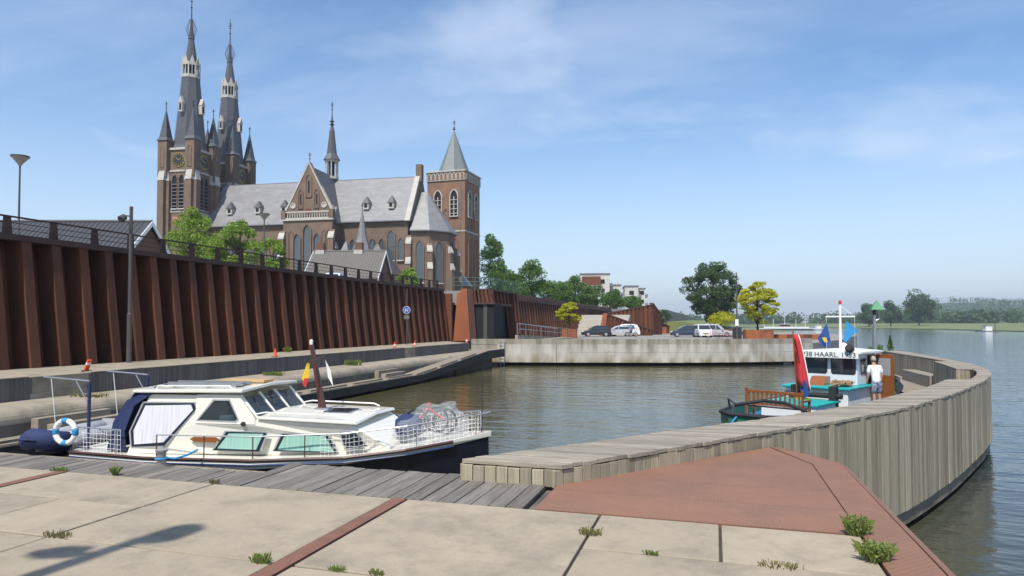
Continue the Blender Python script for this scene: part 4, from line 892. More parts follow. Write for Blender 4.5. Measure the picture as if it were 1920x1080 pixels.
# twin towers
def big_tower(sc, tc, which):
    bw = 2.95; o = (sc,tc,0)
    tw = ob('tower', MB().bx(sc-bw,sc+bw,tc-bw,tc+bw,0,29.5), church_brick, ch); tw['label'] = which
    for e_,za,zb in ((.15,25.2,25.5),(.12,17.6,17.9),(.25,29.3,29.7)): ob('string_course', MB().bx(sc-bw-e_,sc+bw+e_,tc-bw-e_,tc+bw+e_,za,zb), stone, tw)
    for dx,dy in ((-1,-1),(1,-1),(1,1),(-1,1)):
        cx,cy = sc+dx*(bw-0.05), tc+dy*(bw-0.05)
        ob('corner_turret', MB().bx(cx-0.95,cx+0.95,cy-0.95,cy+0.95,24.2,31.0), church_brick, tw)
        ob('corner_buttress', MB().bx(cx-1.25,cx+1.25,cy-0.6,cy+0.6,0,23.6).bx(cx-0.6,cx+0.6,cy-1.25,cy+1.25,0,23.602), church_brick, tw)
        ob('buttress_cap', MB().loft([[(cx-1.33,cy-.66,23.5),(cx+1.33,cy-.66,23.5),(cx+1.33,cy+.66,23.5),(cx-1.33,cy+.66,23.5)],[(cx-.96,cy-.6,25.3),(cx+.96,cy-.6,25.3),(cx+.96,cy+.6,25.3),(cx-.96,cy+.6,25.3)]]).loft([[(cx-.66,cy-1.33,23.5),(cx+.66,cy-1.33,23.5),(cx+.66,cy+1.33,23.5),(cx-.66,cy+1.33,23.5)],[(cx-.6,cy-.965,25.3),(cx+.6,cy-.965,25.3),(cx+.6,cy+.965,25.3),(cx-.6,cy+.965,25.3)]]), stone, tw)
        pn = ob('pinnacle', MB().loft([[(cx-1.15,cy-1.15,31.0),(cx+1.15,cy-1.15,31.0),(cx+1.15,cy+1.15,31.0),(cx-1.15,cy+1.15,31.0)],[(cx-.8,cy-.8,31.7),(cx+.8,cy-.8,31.7),(cx+.8,cy+.8,31.7),(cx-.8,cy+.8,31.7)],[(cx-.05,cy-.05,37.0),(cx+.05,cy-.05,37.0),(cx+.05,cy+.05,37.0),(cx-.05,cy+.05,37.0)]]), slate_dark, ch)
        f_ = MB(); finial(f_,cx,cy,36.8,1.9,1.1); ob('finial', f_, iron, pn)
        for ang,fx,fy in ((0,0,-0.95),(R(90),0.95,0)): lancet(tw, face(cx+fx,cy+fy,25.9,ang), 0.6, 3.9, gm=church_brick, fw=0.12, proud=0.1, name='blind_arch', sill=False)
    for ang,fx,fy in ((0,0,-bw),(R(90),bw,0)):
        mf = lambda u,z: face(sc+fx+u*math.cos(ang),tc+fy+u*math.sin(ang),z,ang)
        for u in (-0.72,0.72):
            lv = lancet(tw, mf(u,18.3), 1.0, 6.3, gm=void, fw=0.16, proud=0.22, name='louvre_window')
            for k in range(7): ob('louvre', MB().box((0,-0.16,0.45+0.68*k),(0.98,0.34,0.07),rx=R(28)).xf(mf(u,18.3)), lead, lv)
        ck = ob('clock_face', MB().lathe([(1.3,-0.02),(1.3,0.10),(1.2,0.14)],24).xf(mf(0,27.4) @ Matrix.Rotation(R(90),4,'X')), iron, tw)
        nm = MB()
        for k in range(12): nm.box((1.0*math.sin(R(30*k)),-0.155,1.0*math.cos(R(30*k))),(0.12,0.02,0.28),ry=R(30*k))
        nm.box((-0.26,-0.165,0.22),(0.10,0.02,0.72),ry=R(-50)).box((0.24,-0.17,0.12),(0.10,0.02,0.56),ry=R(62))
        nm.lathe([(1.12,-0.005),(1.12,0.015),(1.05,0.015),(1.05,-0.005)],24) if False else None
        ob('clock_hands_and_numerals', nm.xf(mf(0,27.4)), gold, ck)
        ob('clock_rim', MB().loft([[(r_*math.cos(R(15*k)),y_,r_*math.sin(R(15*k))) for k in range(24)] for r_,y_ in ((1.34,-0.15),(1.24,-0.165))],True,False).xf(mf(0,27.4)), gold, ck)
        ob('gallery_rail', MB().box((0,-0.25,17.2),(3.2,0.25,1.1)).xf(mf(0,0)), stone, tw) if ang else None
    sp = ob('spire', MB().lathe([(3.35,29.4),(2.95,30.4),(1.68,43.4),(1.75,43.6)],8,(sc,tc,0),R(22.5)), slate_dark, ch)
    gl = MB()
    for k in range(8):
        a = R(45*k+22.5); gl.box((sc+1.6*math.cos(a),tc+1.6*math.sin(a),45.1),(0.22,0.22,3.0),a)
        a2 = R(45*k); 
        gl.box((sc+1.5*math.cos(a2),tc+1.5*math.sin(a2),45.0),(0.1,0.12,2.4),a2)
        m_ = Matrix.Translation((sc+1.5*math.cos(a2),tc+1.5*math.sin(a2),46.0)) @ Matrix.Rotation(a2+R(90),4,'Z')
        gl.prism([(-0.62,0),(0.62,0),(0,1.9)],-0.06,0.06,'y'); n0 = len(gl.v)-6; gl.xf(m_, n0)
    gl.lathe([(1.72,43.6),(1.72,44.2),(1.6,44.2)],8,(sc,tc,0),R(22.5)); ob('spire_gallery', gl, stone, sp)
    ob('gallery_core', MB().lathe([(0.95,43.6),(0.95,47)],8,(sc,tc,0),R(22.5)), void, sp)
    ob('upper_spire', MB().lathe([(1.28,45.9),(1.15,47.0),(0.52,51.2),(0.62,51.4),(0.42,52.4),(0.06,56.0)],8,(sc,tc,0),R(22.5)), slate_dark, sp)
    f_ = MB(); finial(f_,sc,tc,55.9,4.6,1.6)
    for k in range(8):
        a = R(45*k); f_.tube([(sc+0.45*math.cos(a),tc+0.45*math.sin(a),51.6),(sc+1.0*math.cos(a),tc+1.0*math.sin(a),53.2),(sc+0.25*math.cos(a),tc+0.25*math.sin(a),55.2)],0.045,4)
    ob('spire_cross', f_, iron, sp)
    for ang in (0,90):
        a = R(ang-90+0); rr_ = 2.45
        m_ = face(sc+rr_*math.cos(a),tc+rr_*math.sin(a),36.6,a+R(90))
        lu = ob('lucarne', MB().bx(-0.4,0.4,-0.35,0.6,0,1.7).prism([(-0.5,1.7),(0.5,1.7),(0,3.0)],-0.42,0.3,'y').xf(m_), stone, sp)
        ob('lucarne_opening', MB().bx(-0.22,0.22,-0.38,-0.352,0.3,1.5).xf(m_), void, lu)
big_tower(-26.3,-6,'near twin tower with the gilded clock')
big_tower(-26.3,6,'far twin tower partly hidden behind the nave roof')
ob('west_front', MB().bx(-29,-23.3,-3.05,3.05,0,21), church_brick, ch)
ob('banner', MB().bx(-27.4,-25.2,-9.06,-9.0,15.9,16.8), M('faded_banner',(0.45,0.12,0.08),(0.5,0.3,0.25),scale=4), ch)

# old medieval tower
ot = thing('old_church_tower','square old brick tower with a pointed slate spire beside the apse','tower',(-51.2,129.9,4.7),R(-1.4))
w2 = 4.1; HT = 27.3
ob('tower_wall', MB().bx(-w2,w2,-w2,w2,0,HT-1.6), old_brick, ot)
ob('tower_head', MB().bx(-w2-.12,w2+.12,-w2-.12,w2+.12,HT-1.6,HT), old_brick, ot)
for e_,za,zb in ((.1,15.2,15.5),(.28,HT+.001,HT+.25),(.2,HT-1.75,HT-1.601)): ob('string_course', MB().bx(-w2-e_,w2+e_,-w2-e_,w2+e_,za,zb), stone, ot)
ob('tower_spire', MB().lathe([(3.55,HT+0.2),(3.2,HT+0.8),(0.08,HT+9.4)],8,(0,0,0),R(22.5)), M('green_grey_slate',(0.19,0.205,0.20),(0.15,0.165,0.16),scale=1.5,rough=0.5), ot)
f_ = MB(); finial(f_,0,0,HT+9.3,2.6,1.3); f_.lathe([(0.02,-.3),(0.3,0),(0.02,.3)],10,(0,0,HT+9.8)); ob('spire_cross', f_, iron, ot)
for ang,fx,fy in ((0,0,-1),(R(90),1,0)):
    mf = lambda u,z,p=0: face(fx*(w2+p)+u*math.cos(ang),fy*(w2+p)+u*math.sin(ang),z,ang)
    for k in range(9): lancet(ot, mf(-3.6+0.9*k,HT-1.55,0.12), 0.55, 1.25, gm=old_brick, fm=stone, fw=0.14, proud=0.12, name='frieze_arch', sill=False)
    for u in (-1.75,1.75):
        bwn = lancet(ot, mf(u,18.4), 1.5, 5.2, gm=void, fm=stone, fw=0.2, proud=0.2, name='belfry_window')
        ob('mullion', MB().bx(-0.1,0.1,-0.16,-0.05,0,3.9).xf(mf(u,18.4)), stone, bwn)
        for k in range(4): ob('louvre', MB().box((0,-0.1,0.5+0.9*k),(1.4,0.26,0.06),rx=R(28)).xf(mf(u,18.4)), stone, bwn)
        lancet(ot, mf(u,6.0), 1.5, 8.2, gm=old_brick, fm=old_brick, fw=0.2, proud=0.22, name='blind_arch', sill=False)
    lancet(ot, mf(0,16.2), 1.0, 3.6, gm=old_brick, fm=old_brick, fw=0.15, proud=0.18, name='blind_arch', sill=False)
ob('drain_pipe', MB().tube([(w2-0.9,-w2-0.12,0),(w2-0.9,-w2-0.12,HT-1.6)],0.07,6), lead, ot)
an = ob('annex', MB().bx(-1,5.5,-11,-4.15,0,4.2), church_brick, ot)
ob('annex_roof', MB().loft([[(-1.3,-11.3,4.2),(5.8,-11.3,4.2),(5.8,-4.15,4.2),(-1.3,-4.15,4.2)],[(1.5,-8,8.0),(3,-8,8.0),(3,-5,8.0),(1.5,-5,8.0)]]), slate, an)

# houses on the terrace
def house(name,label,loc,rz,L_,W_,eave,ridge,rm,chims,mirror=1):
    t = thing(name,label,'house',loc,rz)
    ob('wall', MB().prism([(-W_/2,0),(W_/2,0),(W_/2,eave),(0,ridge-.12),(-W_/2,eave)],-L_,0,'x'), house_brick, t)
    sl = math.hypot(W_/2+.35, (ridge-eave)*(1+.7/W_)); a = math.atan2(ridge-eave,W_/2)
    for s_ in (-1,1):
        rp = ob('roof', MB().prism([(0,ridge),(s_*(W_/2+.35),ridge-(W_/2+.35)*math.tan(a)),(s_*(W_/2+.35),ridge-(W_/2+.35)*math.tan(a)+.12),(0,ridge+.13)],-L_-.2,0.22,'x'), rm, t)
        for e_ in (0.222,-L_-.26): ob('barge_board', MB().prism([(0,ridge-.18),(s_*(W_/2+.4),ridge-(W_/2+.4)*math.tan(a)-.18),(s_*(W_/2+.4),ridge-(W_/2+.4)*math.tan(a)+.14),(0,ridge+.15)],e_,e_+.05,'x'), white, t)
        if s_ < 0:
            tl = None
            for k in range(int(L_/0.33)):       # pantile rolls
                mb = MB().tube([(0,0,0),(0,-(W_/2+.3),-(W_/2+.3)*math.tan(a))],0.035,5)
                if tl is None: tl = ob('tile_course', mb, rm, rp); o = tl
                else: o = inst('tile_course', tl, rp)
                o.location = (-L_+0.15+k*0.33,-0.02,ridge+.12)
    ob('ridge_tiles', MB().tube([(-L_-.2,0,ridge+.12),(.22,0,ridge+.12)],0.13,6), rm, t)
    for cx in chims: ob('chimney', MB().bx(cx-.42,cx+.42,-.42,.42,ridge-.6,ridge+1.1), house_brick, t); ob('chimney_flashing', MB().bx(cx-.52,cx+.52,-.52,.52,ridge-.3,ridge+.2), stone, t)
    ob('window', MB().bx(0.001,0.03,-.5,.5,eave*.35,eave*.8), void, t)
    return t
rt1 = M('dark_roof_tile',(0.045,0.047,0.052),(0.032,0.034,0.038),rough=0.5,rand=.15)
rt2m = M('grey_roof_tile',(0.15,0.138,0.12),(0.115,0.105,0.093),scale=5,rough=0.8,rand=.15)
house('tiled_house','dark tiled house with white barge boards behind the railing',(-36.9,37.1,4.7),R(16.6),12.0,4.6,1.9,3.75,rt1,())
house('tiled_house','grey tiled house with two brick chimneys below the church',(-37.3,72.3,4.7),R(13),8.3,6.6,2.3,5.4,rt2m,(-3.0,-7.6))
# pale flats
def flats(label, loc, rz, blocks):
    t = thing('apartment_block',label,'building',loc,rz); pw = M('pale_render',(0.56,0.54,0.49),(0.48,0.46,0.42),rough=0.9)
    for (x0,x1,y0,y1,h) in blocks:
        b = ob('wall', MB().bx(x0,x1,y0,y1,0,h), pw, t); ob('roof_slab', MB().bx(x0-.25,x1+.25,y0-.25,y1+.25,h,h+.35), lead, b)
        nf = int(h/3)
        for f in range(nf):
            n = max(1,int((x1-x0)/3.2))
            for k in range(n):
                xc = x0+(k+.5)*(x1-x0)/n; wn = ob('window', MB().bx(xc-.8,xc+.8,y0-.05,y0-.01,f*3+.9,f*3+2.3), void, b)
            for k in range(max(1,int((y1-y0)/3.4))):
                yc = y0+(k+.5)*(y1-y0)/max(1,int((y1-y0)/3.4)); ob('balcony', MB().bx(x1,x1+1.0,yc-1.3,yc+1.3,f*3+.2,f*3+1.1), lead, b); ob('window', MB().bx(x1+.01,x1+.05,yc-1.0,yc+1.0,f*3+.3,f*3+2.3), void, b)
    return t
fl1 = flats('stepped pale apartment block with a brown upper panel rising over the grove',(-41.8,218,4.7),R(10),((0,9.5,0,12,13.0),(2.5,7.0,-1.5,0,9.0),(9.5,13.2,3,16,9.5)))
flats('lower pale apartment block at the end of the terrace trees',(-29.6,236,4.7),R(10),((0,4.6,0,14,9.8),(4.6,7.0,1,15,9.0)))
ob('cladding_panel', MB().bx(0.6,6.6,-1.62,-1.53,9.1,12.2).bx(0.6,6.6,-0.4,-0.05,9.1,12.2), rust, fl1)
# ================================================================ cruiser
cr = thing('motor_cruiser','cream motor cruiser with blue aft canvas and brown folding mast','boat',(-9.5,13.6,WZ),R(8))
def hull_rings(st, zf):
    """st: (x, halfbeam, top z, bottom z, bottom halfbeam)"""
    rings = []
    for x,b,zt,zb,bb in st: rings.append([(x,-b,zt),(x,-(b*.6+bb*.4)*1.02,(zt+zb)/2),(x,-bb,zb),(x,bb,zb),(x,(b*.6+bb*.4)*1.02,(zt+zb)/2),(x,b,zt)])
    return MB().loft(rings)
low = [(-4.4,1.28,.42,-.35,.95),(-2.5,1.46,.42,-.45,1.1),(0,1.52,.46,-.5,1.1),(2,1.40,.60,-.5,.9),(3.2,1.03,.76,-.5,.5),(4.1,.55,.90,-.4,.15),(4.76,.05,1.03,.2,.02)]
ob('hull', hull_rings(low,0), dark_hull, cr, smooth=False)
top_ = [(-4.42,1.33,.70,.425,1.29),(-2.5,1.51,.66,.425,1.47),(0,1.57,.68,.465,1.53),(2,1.46,.78,.605,1.41),(3.2,1.09,.90,.765,1.04),(4.1,.60,1.02,.905,.56),(4.82,.06,1.14,1.035,.05)]
ob('topsides', hull_rings(top_,0), cream, cr)
def side_line(off, dz, r_, mat, name, lo=-4.42, hi=4.8):
    for s_ in (-1,1): ob(name, MB().tube([(x,s_*(b+off),zt+dz) for x,b,zt,zb,bb in top_ if lo <= x <= hi],r_,6), mat, cr)
side_line(0.015,-0.03,0.035,brown_rail,'rubbing_strake'); side_line(0.004,-0.13,0.018,M('blue_stripe',(0.02,0.05,0.16),(0.02,0.05,0.15),rough=.3),'hull_stripe')
def sy(z): return 1.30-0.10*(z-0.7)
prof = [(-3.05,.66),(-2.62,1.95),(-1.46,1.95),(-1.46,1.355),(-.10,1.355),(-.08,1.46),(2.05,1.39),(2.85,.92),(2.85,.72)]
cab = MB().loft([[(x,-sy(z)*(1 if x < 2.5 else .8),z) for x,z in prof],[(x,sy(z)*(1 if x < 2.5 else .8),z) for x,z in prof]])
ob('cabin', cab, cream, cr, bevel=0.03)
ob('wheelhouse_roof', MB().loft([[(x,y,z+0.05*(1-abs(y)/1.3)) for x,z in ((-2.95,1.985),(-2.95,2.05),(-.36,2.09),(-.36,2.02))] for y in (-1.28,-.6,0,.6,1.28)]), cream, cr, bevel=0.02)
ob('coach_roof', MB().loft([[(x,y,z+0.05*(1-abs(y)/1.25)) for x,z in ((-.02,1.465),(-.02,1.52),(2.16,1.455),(2.2,1.395))] for y in (-1.27,-.6,0,.6,1.27)]), cream, cr, bevel=0.015)
win_dark = M('tinted_window',(0.03,0.04,0.05),(0.02,0.028,0.035),rough=0.06,spec=0.9)
frame_m = M('window_frame_grey',(0.45,0.46,0.47),(0.40,0.41,0.42),rough=0.35,metal=.3)
curt = M('mint_curtain',(0.33,0.56,0.46),(0.22,0.42,0.34),scale=3,rough=0.85,stretch=(9,1,0.2))  # darker upright bands put the shade of pleats into a flat panel's colour
curt_w = M('white_curtain',(0.75,0.75,0.76),(0.52,0.52,0.55),scale=2.5,rough=0.9,stretch=(7,1,0.25))  # fold shade is coloured in as greyer upright bands
boat_glass = glass('boat_glass',(.04,.05,.06),.42)
def side_panel(name, pts, mat, off, s_=-1, parent=None, f=sy): 
    return ob(name, MB().add([(x,s_*(f(z)+off),z) for x,z in pts],[tuple(range(len(pts)))]), mat, parent or cr, solid=0.004)
def grow(pts, k):
    cx = sum(p[0] for p in pts)/len(pts); cz = sum(p[1] for p in pts)/len(pts)
    o = []
    for x,z in pts: l = math.hypot(x-cx,z-cz); o.append((x+(x-cx)/l*k, z+(z-cz)/l*k))
    return o
def cabin_window(pts, mat, s_, curtain=None):
    w_ = side_panel('window', pts, mat, 0.016, s_)
    side_panel('window_frame', grow(pts,0.045), frame_m, 0.008, s_, w_)
    if curtain: side_panel('curtain', [(x,z) for x,z in grow(pts,-0.075)], curtain, 0.021, s_, w_)
    return w_
for s_ in (-1,1):
    wi = [(-1.40,1.42),(-1.05,1.84),(-.70,1.84),(-.48,1.46),(-.54,1.41)]; wo = [(-1.47,1.35),(-1.47,1.965),(-.49,1.965),(-.08,1.47),(-.08,1.35)]
    ob('wheelhouse_side', MB().add([(x,s_*sy(z),z) for x,z in wo+wi],[(i,(i+1)%5,5+(i+1)%5,5+i) for i in range(5)]), cream, cr, solid=.03)
    w_ = side_panel('window', wi, boat_glass, -.004, s_)
    fr_ = grow(wi,.04); ob('window_frame', MB().add([(x,s_*(sy(z)+.018),z) for x,z in fr_+wi],[(i,(i+1)%5,5+(i+1)%5,5+i) for i in range(5)]), frame_m, w_, solid=.008)
    cabin_window([(-.98,.80),(-.72,1.19),(.20,1.19),(.06,.80)], win_dark, s_, curt)
    cabin_window([(.40,.82),(.56,1.18),(1.58,1.18),(1.80,.82)], win_dark, s_, curt)
    cabin_window([(1.98,.92),(1.82,1.24),(2.15,1.26),(2.42,.98)], win_dark, s_)
    w_ = cabin_window([(-2.92,.82),(-2.98,1.15),(-2.72,1.76),(-1.52,1.78),(-1.46,1.66),(-2.15,.86)], win_dark, s_, curt_w)
    ob('grab_rail', MB().tube([(-.1,s_*1.15,1.56),(0.1,s_*1.15,1.60),(1.7,s_*1.13,1.56),(1.85,s_*1.13,1.50)],0.018,6), white, cr)
    ob('vent_light', MB().lathe([(0.05,0),(0.05,0.05)],10).xf(Matrix.Translation((-.33,s_*1.24,1.36)) @ Matrix.Rotation(R(90),4,'X')), iron, cr)
ob('name_board', MB().prism([(-1.55,1.02),(-1.45,1.07),(-.95,1.07),(-.85,1.02),(-.95,.96),(-1.45,.96)],-1.302,-1.285,'y'), mahog, cr)
# windscreen: three panes on the sloping front
for ya,yb in ((-1.08,-.38),(-.32,.32),(.38,1.08)):
    w_ = ob('windscreen', MB().add([(-.47+.02,ya*.98,1.90),(-.47+.02,yb*.98,1.90),(-.10+.02,yb,1.50),(-.10+.02,ya,1.50)],[(0,1,2,3)]), boat_glass, cr, solid=0.006)
    ob('wiper', MB().tube([(-.42,(ya+yb)/2,1.89),(-.22,(ya+yb)/2-.08,1.66)],0.010,5), iron, w_)
for s_ in (-1.13,-.35,.35,1.13): ob('windscreen_post', MB().tube([(-.49,s_*.98,1.95),(-.07,s_,1.47)],0.035,6), cream, cr)
tr_ = thing('towel_roll','pale blue rolled towel inside the cruiser cabin window','towel',(-9.5,13.6,WZ),R(8)); ob('roll', MB().tube([(-1.0,-1.02,1.44),(-.72,-1.02,1.44)],.075,10), M('pale_blue_cloth',(0.35,0.52,0.62),(0.3,0.46,0.56),rough=.9), tr_, smooth=True)
# aft canvas hood
hood = []
for k in range(8):
    t = k/7; x = -3.55+0.62*math.sin(t*math.pi/2)**1.2; z = 0.72+1.28*math.sin(t*math.pi/2)**0.9 if k else 0.72
    hood.append([(x,-1.26+.06*t,z),(x,-.8,z+.05*t),(x,0,z+.09*t),(x,.8,z+.05*t),(x,1.26-.06*t,z)])
hood.append([(-2.62,-1.2,2.03),(-2.62,-.8,2.08),(-2.62,0,2.12),(-2.62,.8,2.08),(-2.62,1.2,2.03)])
ob('canvas_hood', MB().loft(hood,False,False), navy, cr, smooth=True, solid=0.02)
for s_ in (-1,1): ob('hood_side', MB().add([(-3.55,s_*1.27,.72),(-3.40,s_*1.27,1.35),(-3.1,s_*1.25,1.82),(-2.62,s_*1.22,2.03),(-2.55,s_*1.22,1.95),(-2.92,s_*1.24,1.70),(-3.12,s_*1.27,1.15),(-3.08,s_*1.27,.72)],[tuple(range(8))]), navy, cr, solid=0.015)
# roof gear
ob('roof_ladder', MB().bx(-2.4,-.62,-.86,-.80,2.13,2.20).bx(-2.4,-.62,-.50,-.44,2.13,2.20), steel, cr)
for k in range(6): ob('ladder_rung', MB().tube([(-2.25+.3*k,-.81,2.165),(-2.25+.3*k,-.49,2.165)],0.02,6), steel, cr)
ob('roof_plank', MB().bx(-1.55,-.45,-.2,.25,2.15,2.20), M('pine_board',(0.55,0.36,0.17),(0.48,0.30,0.14),rough=.5,stretch=(1,8,8)), cr)
ob('roof_rail', MB().tube([(-2.5,-1.1,2.06),(-2.45,-1.1,2.13),(-.75,-1.1,2.15),(-.68,-1.1,2.07)],0.018,6), white, cr)
for x_ in (-2.2,-1.4,-.7): ob('ladder_bracket', MB().bx(x_-.03,x_+.03,-.9,-.4,2.06,2.13), iron, cr)
ob('deck_hatch', MB().bx(1.05,1.65,-.35,.3,1.50,1.545), win_dark, cr, bevel=0.01)
ob('hatch_frame', MB().bx(1.0,1.70,-.40,.35,1.49,1.52), frame_m, cr)
# folding mast
ms = ob('mast', MB().prism([(.80,1.50),(.98,1.50),(.93,1.75),(.645,3.02),(.565,3.02),(.765,1.9)],-.035,.035,'y'), brown_rail, cr)
ob('crosstree', MB().tube([(.74,-.42,2.66),(.74,.42,2.72)],0.022,6), brown_rail, ms)
ob('mast_light', MB().lathe([(.04,3.02),(.045,3.1),(.02,3.14)],8,(.6,0,0)), white, ms)
ob('mast_foot', MB().bx(.74,1.08,-.12,.12,1.49,1.58), steel, ms)
fl = ob('pennant', MB().add([(.74,-.38,2.62),(.70,-.42,2.62),(.58,-.44,2.28),(.66,-.40,2.12),(.74,-.38,2.30)],[(0,1,2,3,4)]), yellow, ms, solid=0.006)
ob('pennant_tail', MB().add([(.735,-.379,2.30),(.66,-.405,2.34),(.60,-.445,2.16),(.66,-.41,2.06)],[(0,1,2,3)]), red, ms, solid=0.008)
ob('club_flag', MB().add([(.76,.40,2.66),(.90,.40,2.40),(.96,.42,2.02),(.82,.42,2.25)],[(0,1,2,3)]), white, ms, solid=0.006)
# guard rails, stanchions and net
def deck_edge(x):
    for i in range(len(top_)-1):
        a,b = top_[i],top_[i+1]
        if a[0] <= x <= b[0]: t = (x-a[0])/(b[0]-a[0]); return a[1]+(b[1]-a[1])*t-0.04, a[2]+(b[2]-a[2])*t
    return .06,1.12
for s_ in (-1,1):
    for xa,xb,hh in ((-4.35,-3.1,.52),(-2.2,4.55,.46)):
        n = int((xb-xa)/.12); xs = [xa+(xb-xa)*i/n for i in range(n+1)]
        ob('guard_rail', MB().tube([(x,s_*deck_edge(x)[0],deck_edge(x)[1]+hh) for x in xs],0.014,5), steel, cr)
        k = xa
        while k <= xb+.01:
            e = deck_edge(min(k,xb)); ob('stanchion', MB().tube([(min(k,xb),s_*e[0],e[1]-.02),(min(k,xb),s_*e[0],e[1]+hh)],0.013,5), steel if xa < -3 or k > 1.2 else brown_rail, cr); k += 1.12
    for xa,xb,hh in ((-4.35,-3.1,.50),(1.5,4.55,.44)):
        nt_ = MB(); n = int((xb-xa)/.085)
        for i in range(n+1):
            x = xa+(xb-xa)*i/n; e = deck_edge(x); nt_.tube([(x,s_*e[0],e[1]),(x+rnd.uniform(-.02,.02),s_*e[0],e[1]+hh)],0.0045,3,False)
        for j in range(6):
            nt_.tube([(xa+(xb-xa)*i/n,s_*deck_edge(xa+(xb-xa)*i/n)[0],deck_edge(xa+(xb-xa)*i/n)[1]+hh*j/5+rnd.uniform(-.012,.012)) for i in range(n+1)],0.0045,3,False)
        ob('safety_net', nt_, white, cr)
ob('bow_pulpit', MB().tube([(4.5,-.26,1.5),(4.78,-.1,1.55),(4.78,.1,1.55),(4.5,.26,1.5)],0.016,6), steel, cr)
ob('bow_staff', MB().tube([(4.6,0,1.1),(4.62,0,2.55)],[0.014,0.006],5), iron, cr)
# foredeck load under clear plastic
plast = bpy.data.materials.new('clear_plastic'); plast.use_nodes = True; P_ = plast.node_tree.nodes['Principled BSDF']; P_.inputs['Base Color'].default_value = (.75,.78,.80,1); P_.inputs['Roughness'].default_value = .12; P_.inputs['Alpha'].default_value = .20; P_.inputs['Specular IOR Level'].default_value = .9
nb_ = plast.node_tree.nodes.new('ShaderNodeTexNoise'); nb_.inputs['Scale'].default_value = 7; nb_.inputs['Detail'].default_value = 4; nb_.inputs['Distortion'].default_value = 1.5
bb_ = plast.node_tree.nodes.new('ShaderNodeBump'); bb_.inputs['Distance'].default_value = .12; plast.node_tree.links.new(nb_.outputs[0], bb_.inputs['Height']); plast.node_tree.links.new(bb_.outputs[0], P_.inputs['Normal'])
load = thing('covered_bicycles','folded bicycles under crumpled clear plastic on the cruiser foredeck','bicycles',(-9.5,13.6,WZ),R(8))
me = bmesh.new(); bmesh.ops.create_icosphere(me, subdivisions=4, radius=1)
g2 = random.Random(3); from mathutils import noise as _nz
for v in me.verts:
    n_ = _nz.noise(v.co*2.2)+.5*_nz.noise(v.co*5.5); r_ = 1+.22*n_
    x,y,z = v.co*r_; v.co = Vector((3.45+x*.82, y*.62*(1-.25*x), max(.93+.06*x, 1.18+z*.52*(1+.35*x))))
mm = bpy.data.meshes.new('plastic_cover'); me.to_mesh(mm); me.free()
for p in mm.polygons: p.use_smooth = (p.index % 3 != 0)
ob('plastic_cover', mm, plast, load)
for x_,y_,rx_ in ((3.15,-.15,10),(3.75,.05,-15),(3.5,.25,20)):
    wh = MB().loft([[(x_+(.27+r*math.cos(a2))*math.cos(a1), y_+r*math.sin(a2)+.05*math.cos(a1)*math.sin(R(rx_)), 1.32+(.27+r*math.cos(a2))*math.sin(a1)) for a2 in [R(60*k) for k in range(6)]] for r in (.022,) for a1 in [R(15*k) for k in range(25)]],True,False)
    ob('bicycle_wheel', wh, rubber, load)
ob('bicycle_bag', MB().lathe([(.18,1.0),(.32,1.1),(.30,1.38),(.15,1.5)],9,(3.0,-.2,0)), navy, load, smooth=True)
ob('bicycle_frame', MB().tube([(3.15,-.15,1.3),(3.4,-.05,1.62),(3.75,.05,1.34)],.03,6).tube([(3.4,-.05,1.62),(3.42,-.05,1.75)],.03,6), red, load)
# stern: davits, dinghy, lifebuoy
for y_ in (-.95,1.0):
    dv = ob('davit', MB().tube([(-4.28,y_,.62),(-4.28,y_,2.16)],.036,8), navy, cr)
    ob('davit_arm', MB().tube([(-5.45,y_,2.28),(-4.28,y_,2.20)],.021,8), steel, dv); ob('davit_brace', MB().tube([(-4.62,y_,2.20),(-4.30,y_,1.68)],.013,6), steel, dv)
    ob('davit_fall', MB().tube([(-5.26,y_,2.25),(-5.12,y_,1.12)],.009,5), white, dv)
lb = thing('lifebuoy','white and blue lifebuoy on the cruiser stern rail','lifebuoy',(-9.5,13.6,WZ),R(8))
def torus(cx,cy,cz,R1,r1,a0,a1,n=10,m=8,ax='y'):
    return MB().loft([[(cx+(R1+r1*math.cos(b))*math.cos(a), cy+r1*math.sin(b), cz+(R1+r1*math.cos(b))*math.sin(a)) for b in [2*math.pi*k/m for k in range(m)]] for a in [a0+(a1-a0)*i/n for i in range(n+1)]])
for k in range(4):
    ob('ring', torus(-4.45,-1.42,1.12,.245,.062,R(90*k+14),R(90*k+76)), white, lb, smooth=True); ob('band', torus(-4.45,-1.42,1.12,.245,.066,R(90*k-14),R(90*k+14),4), sky_blue, lb, smooth=True)
dg = thing('inflatable_dinghy','grey and navy inflatable dinghy hanging behind the cruiser stern','dinghy',(-9.5,13.6,WZ),R(8))
hyp = M('grey_hypalon',(0.42,0.43,0.44),(0.36,0.37,0.38),rough=.5)
tg_ = [(-4.78,1.35,.84),(-4.78,.4,.80),(-4.80,-.5,.80),(-4.84,-.98,.82)]; tb_ = [(-4.84,-.95,.82),(-4.93,-1.25,.88),(-5.2,-1.50,.97),(-5.47,-1.25,.88),(-5.58,-.95,.82)]
ob('tube_grey', MB().tube(tg_,[.17,.22,.22,.225],12), hyp, dg, smooth=True); ob('tube_grey', MB().tube([(-10.4-x+.0,y,z) for x,y,z in tg_],[.17,.22,.22,.225],12), hyp, dg, smooth=True)
ob('tube_bow', MB().tube(tb_,[.228,.235,.225,.235,.228],14), navy, dg, smooth=True)
ob('floor', MB().prism([(-4.8,1.2),(-4.85,-.9),(-5.2,-1.4),(-5.55,-.9),(-5.6,1.2)],.66,.70), hyp, dg); ob('transom', MB().bx(-5.6,-4.8,1.05,1.1,.6,1.05), hyp, dg)
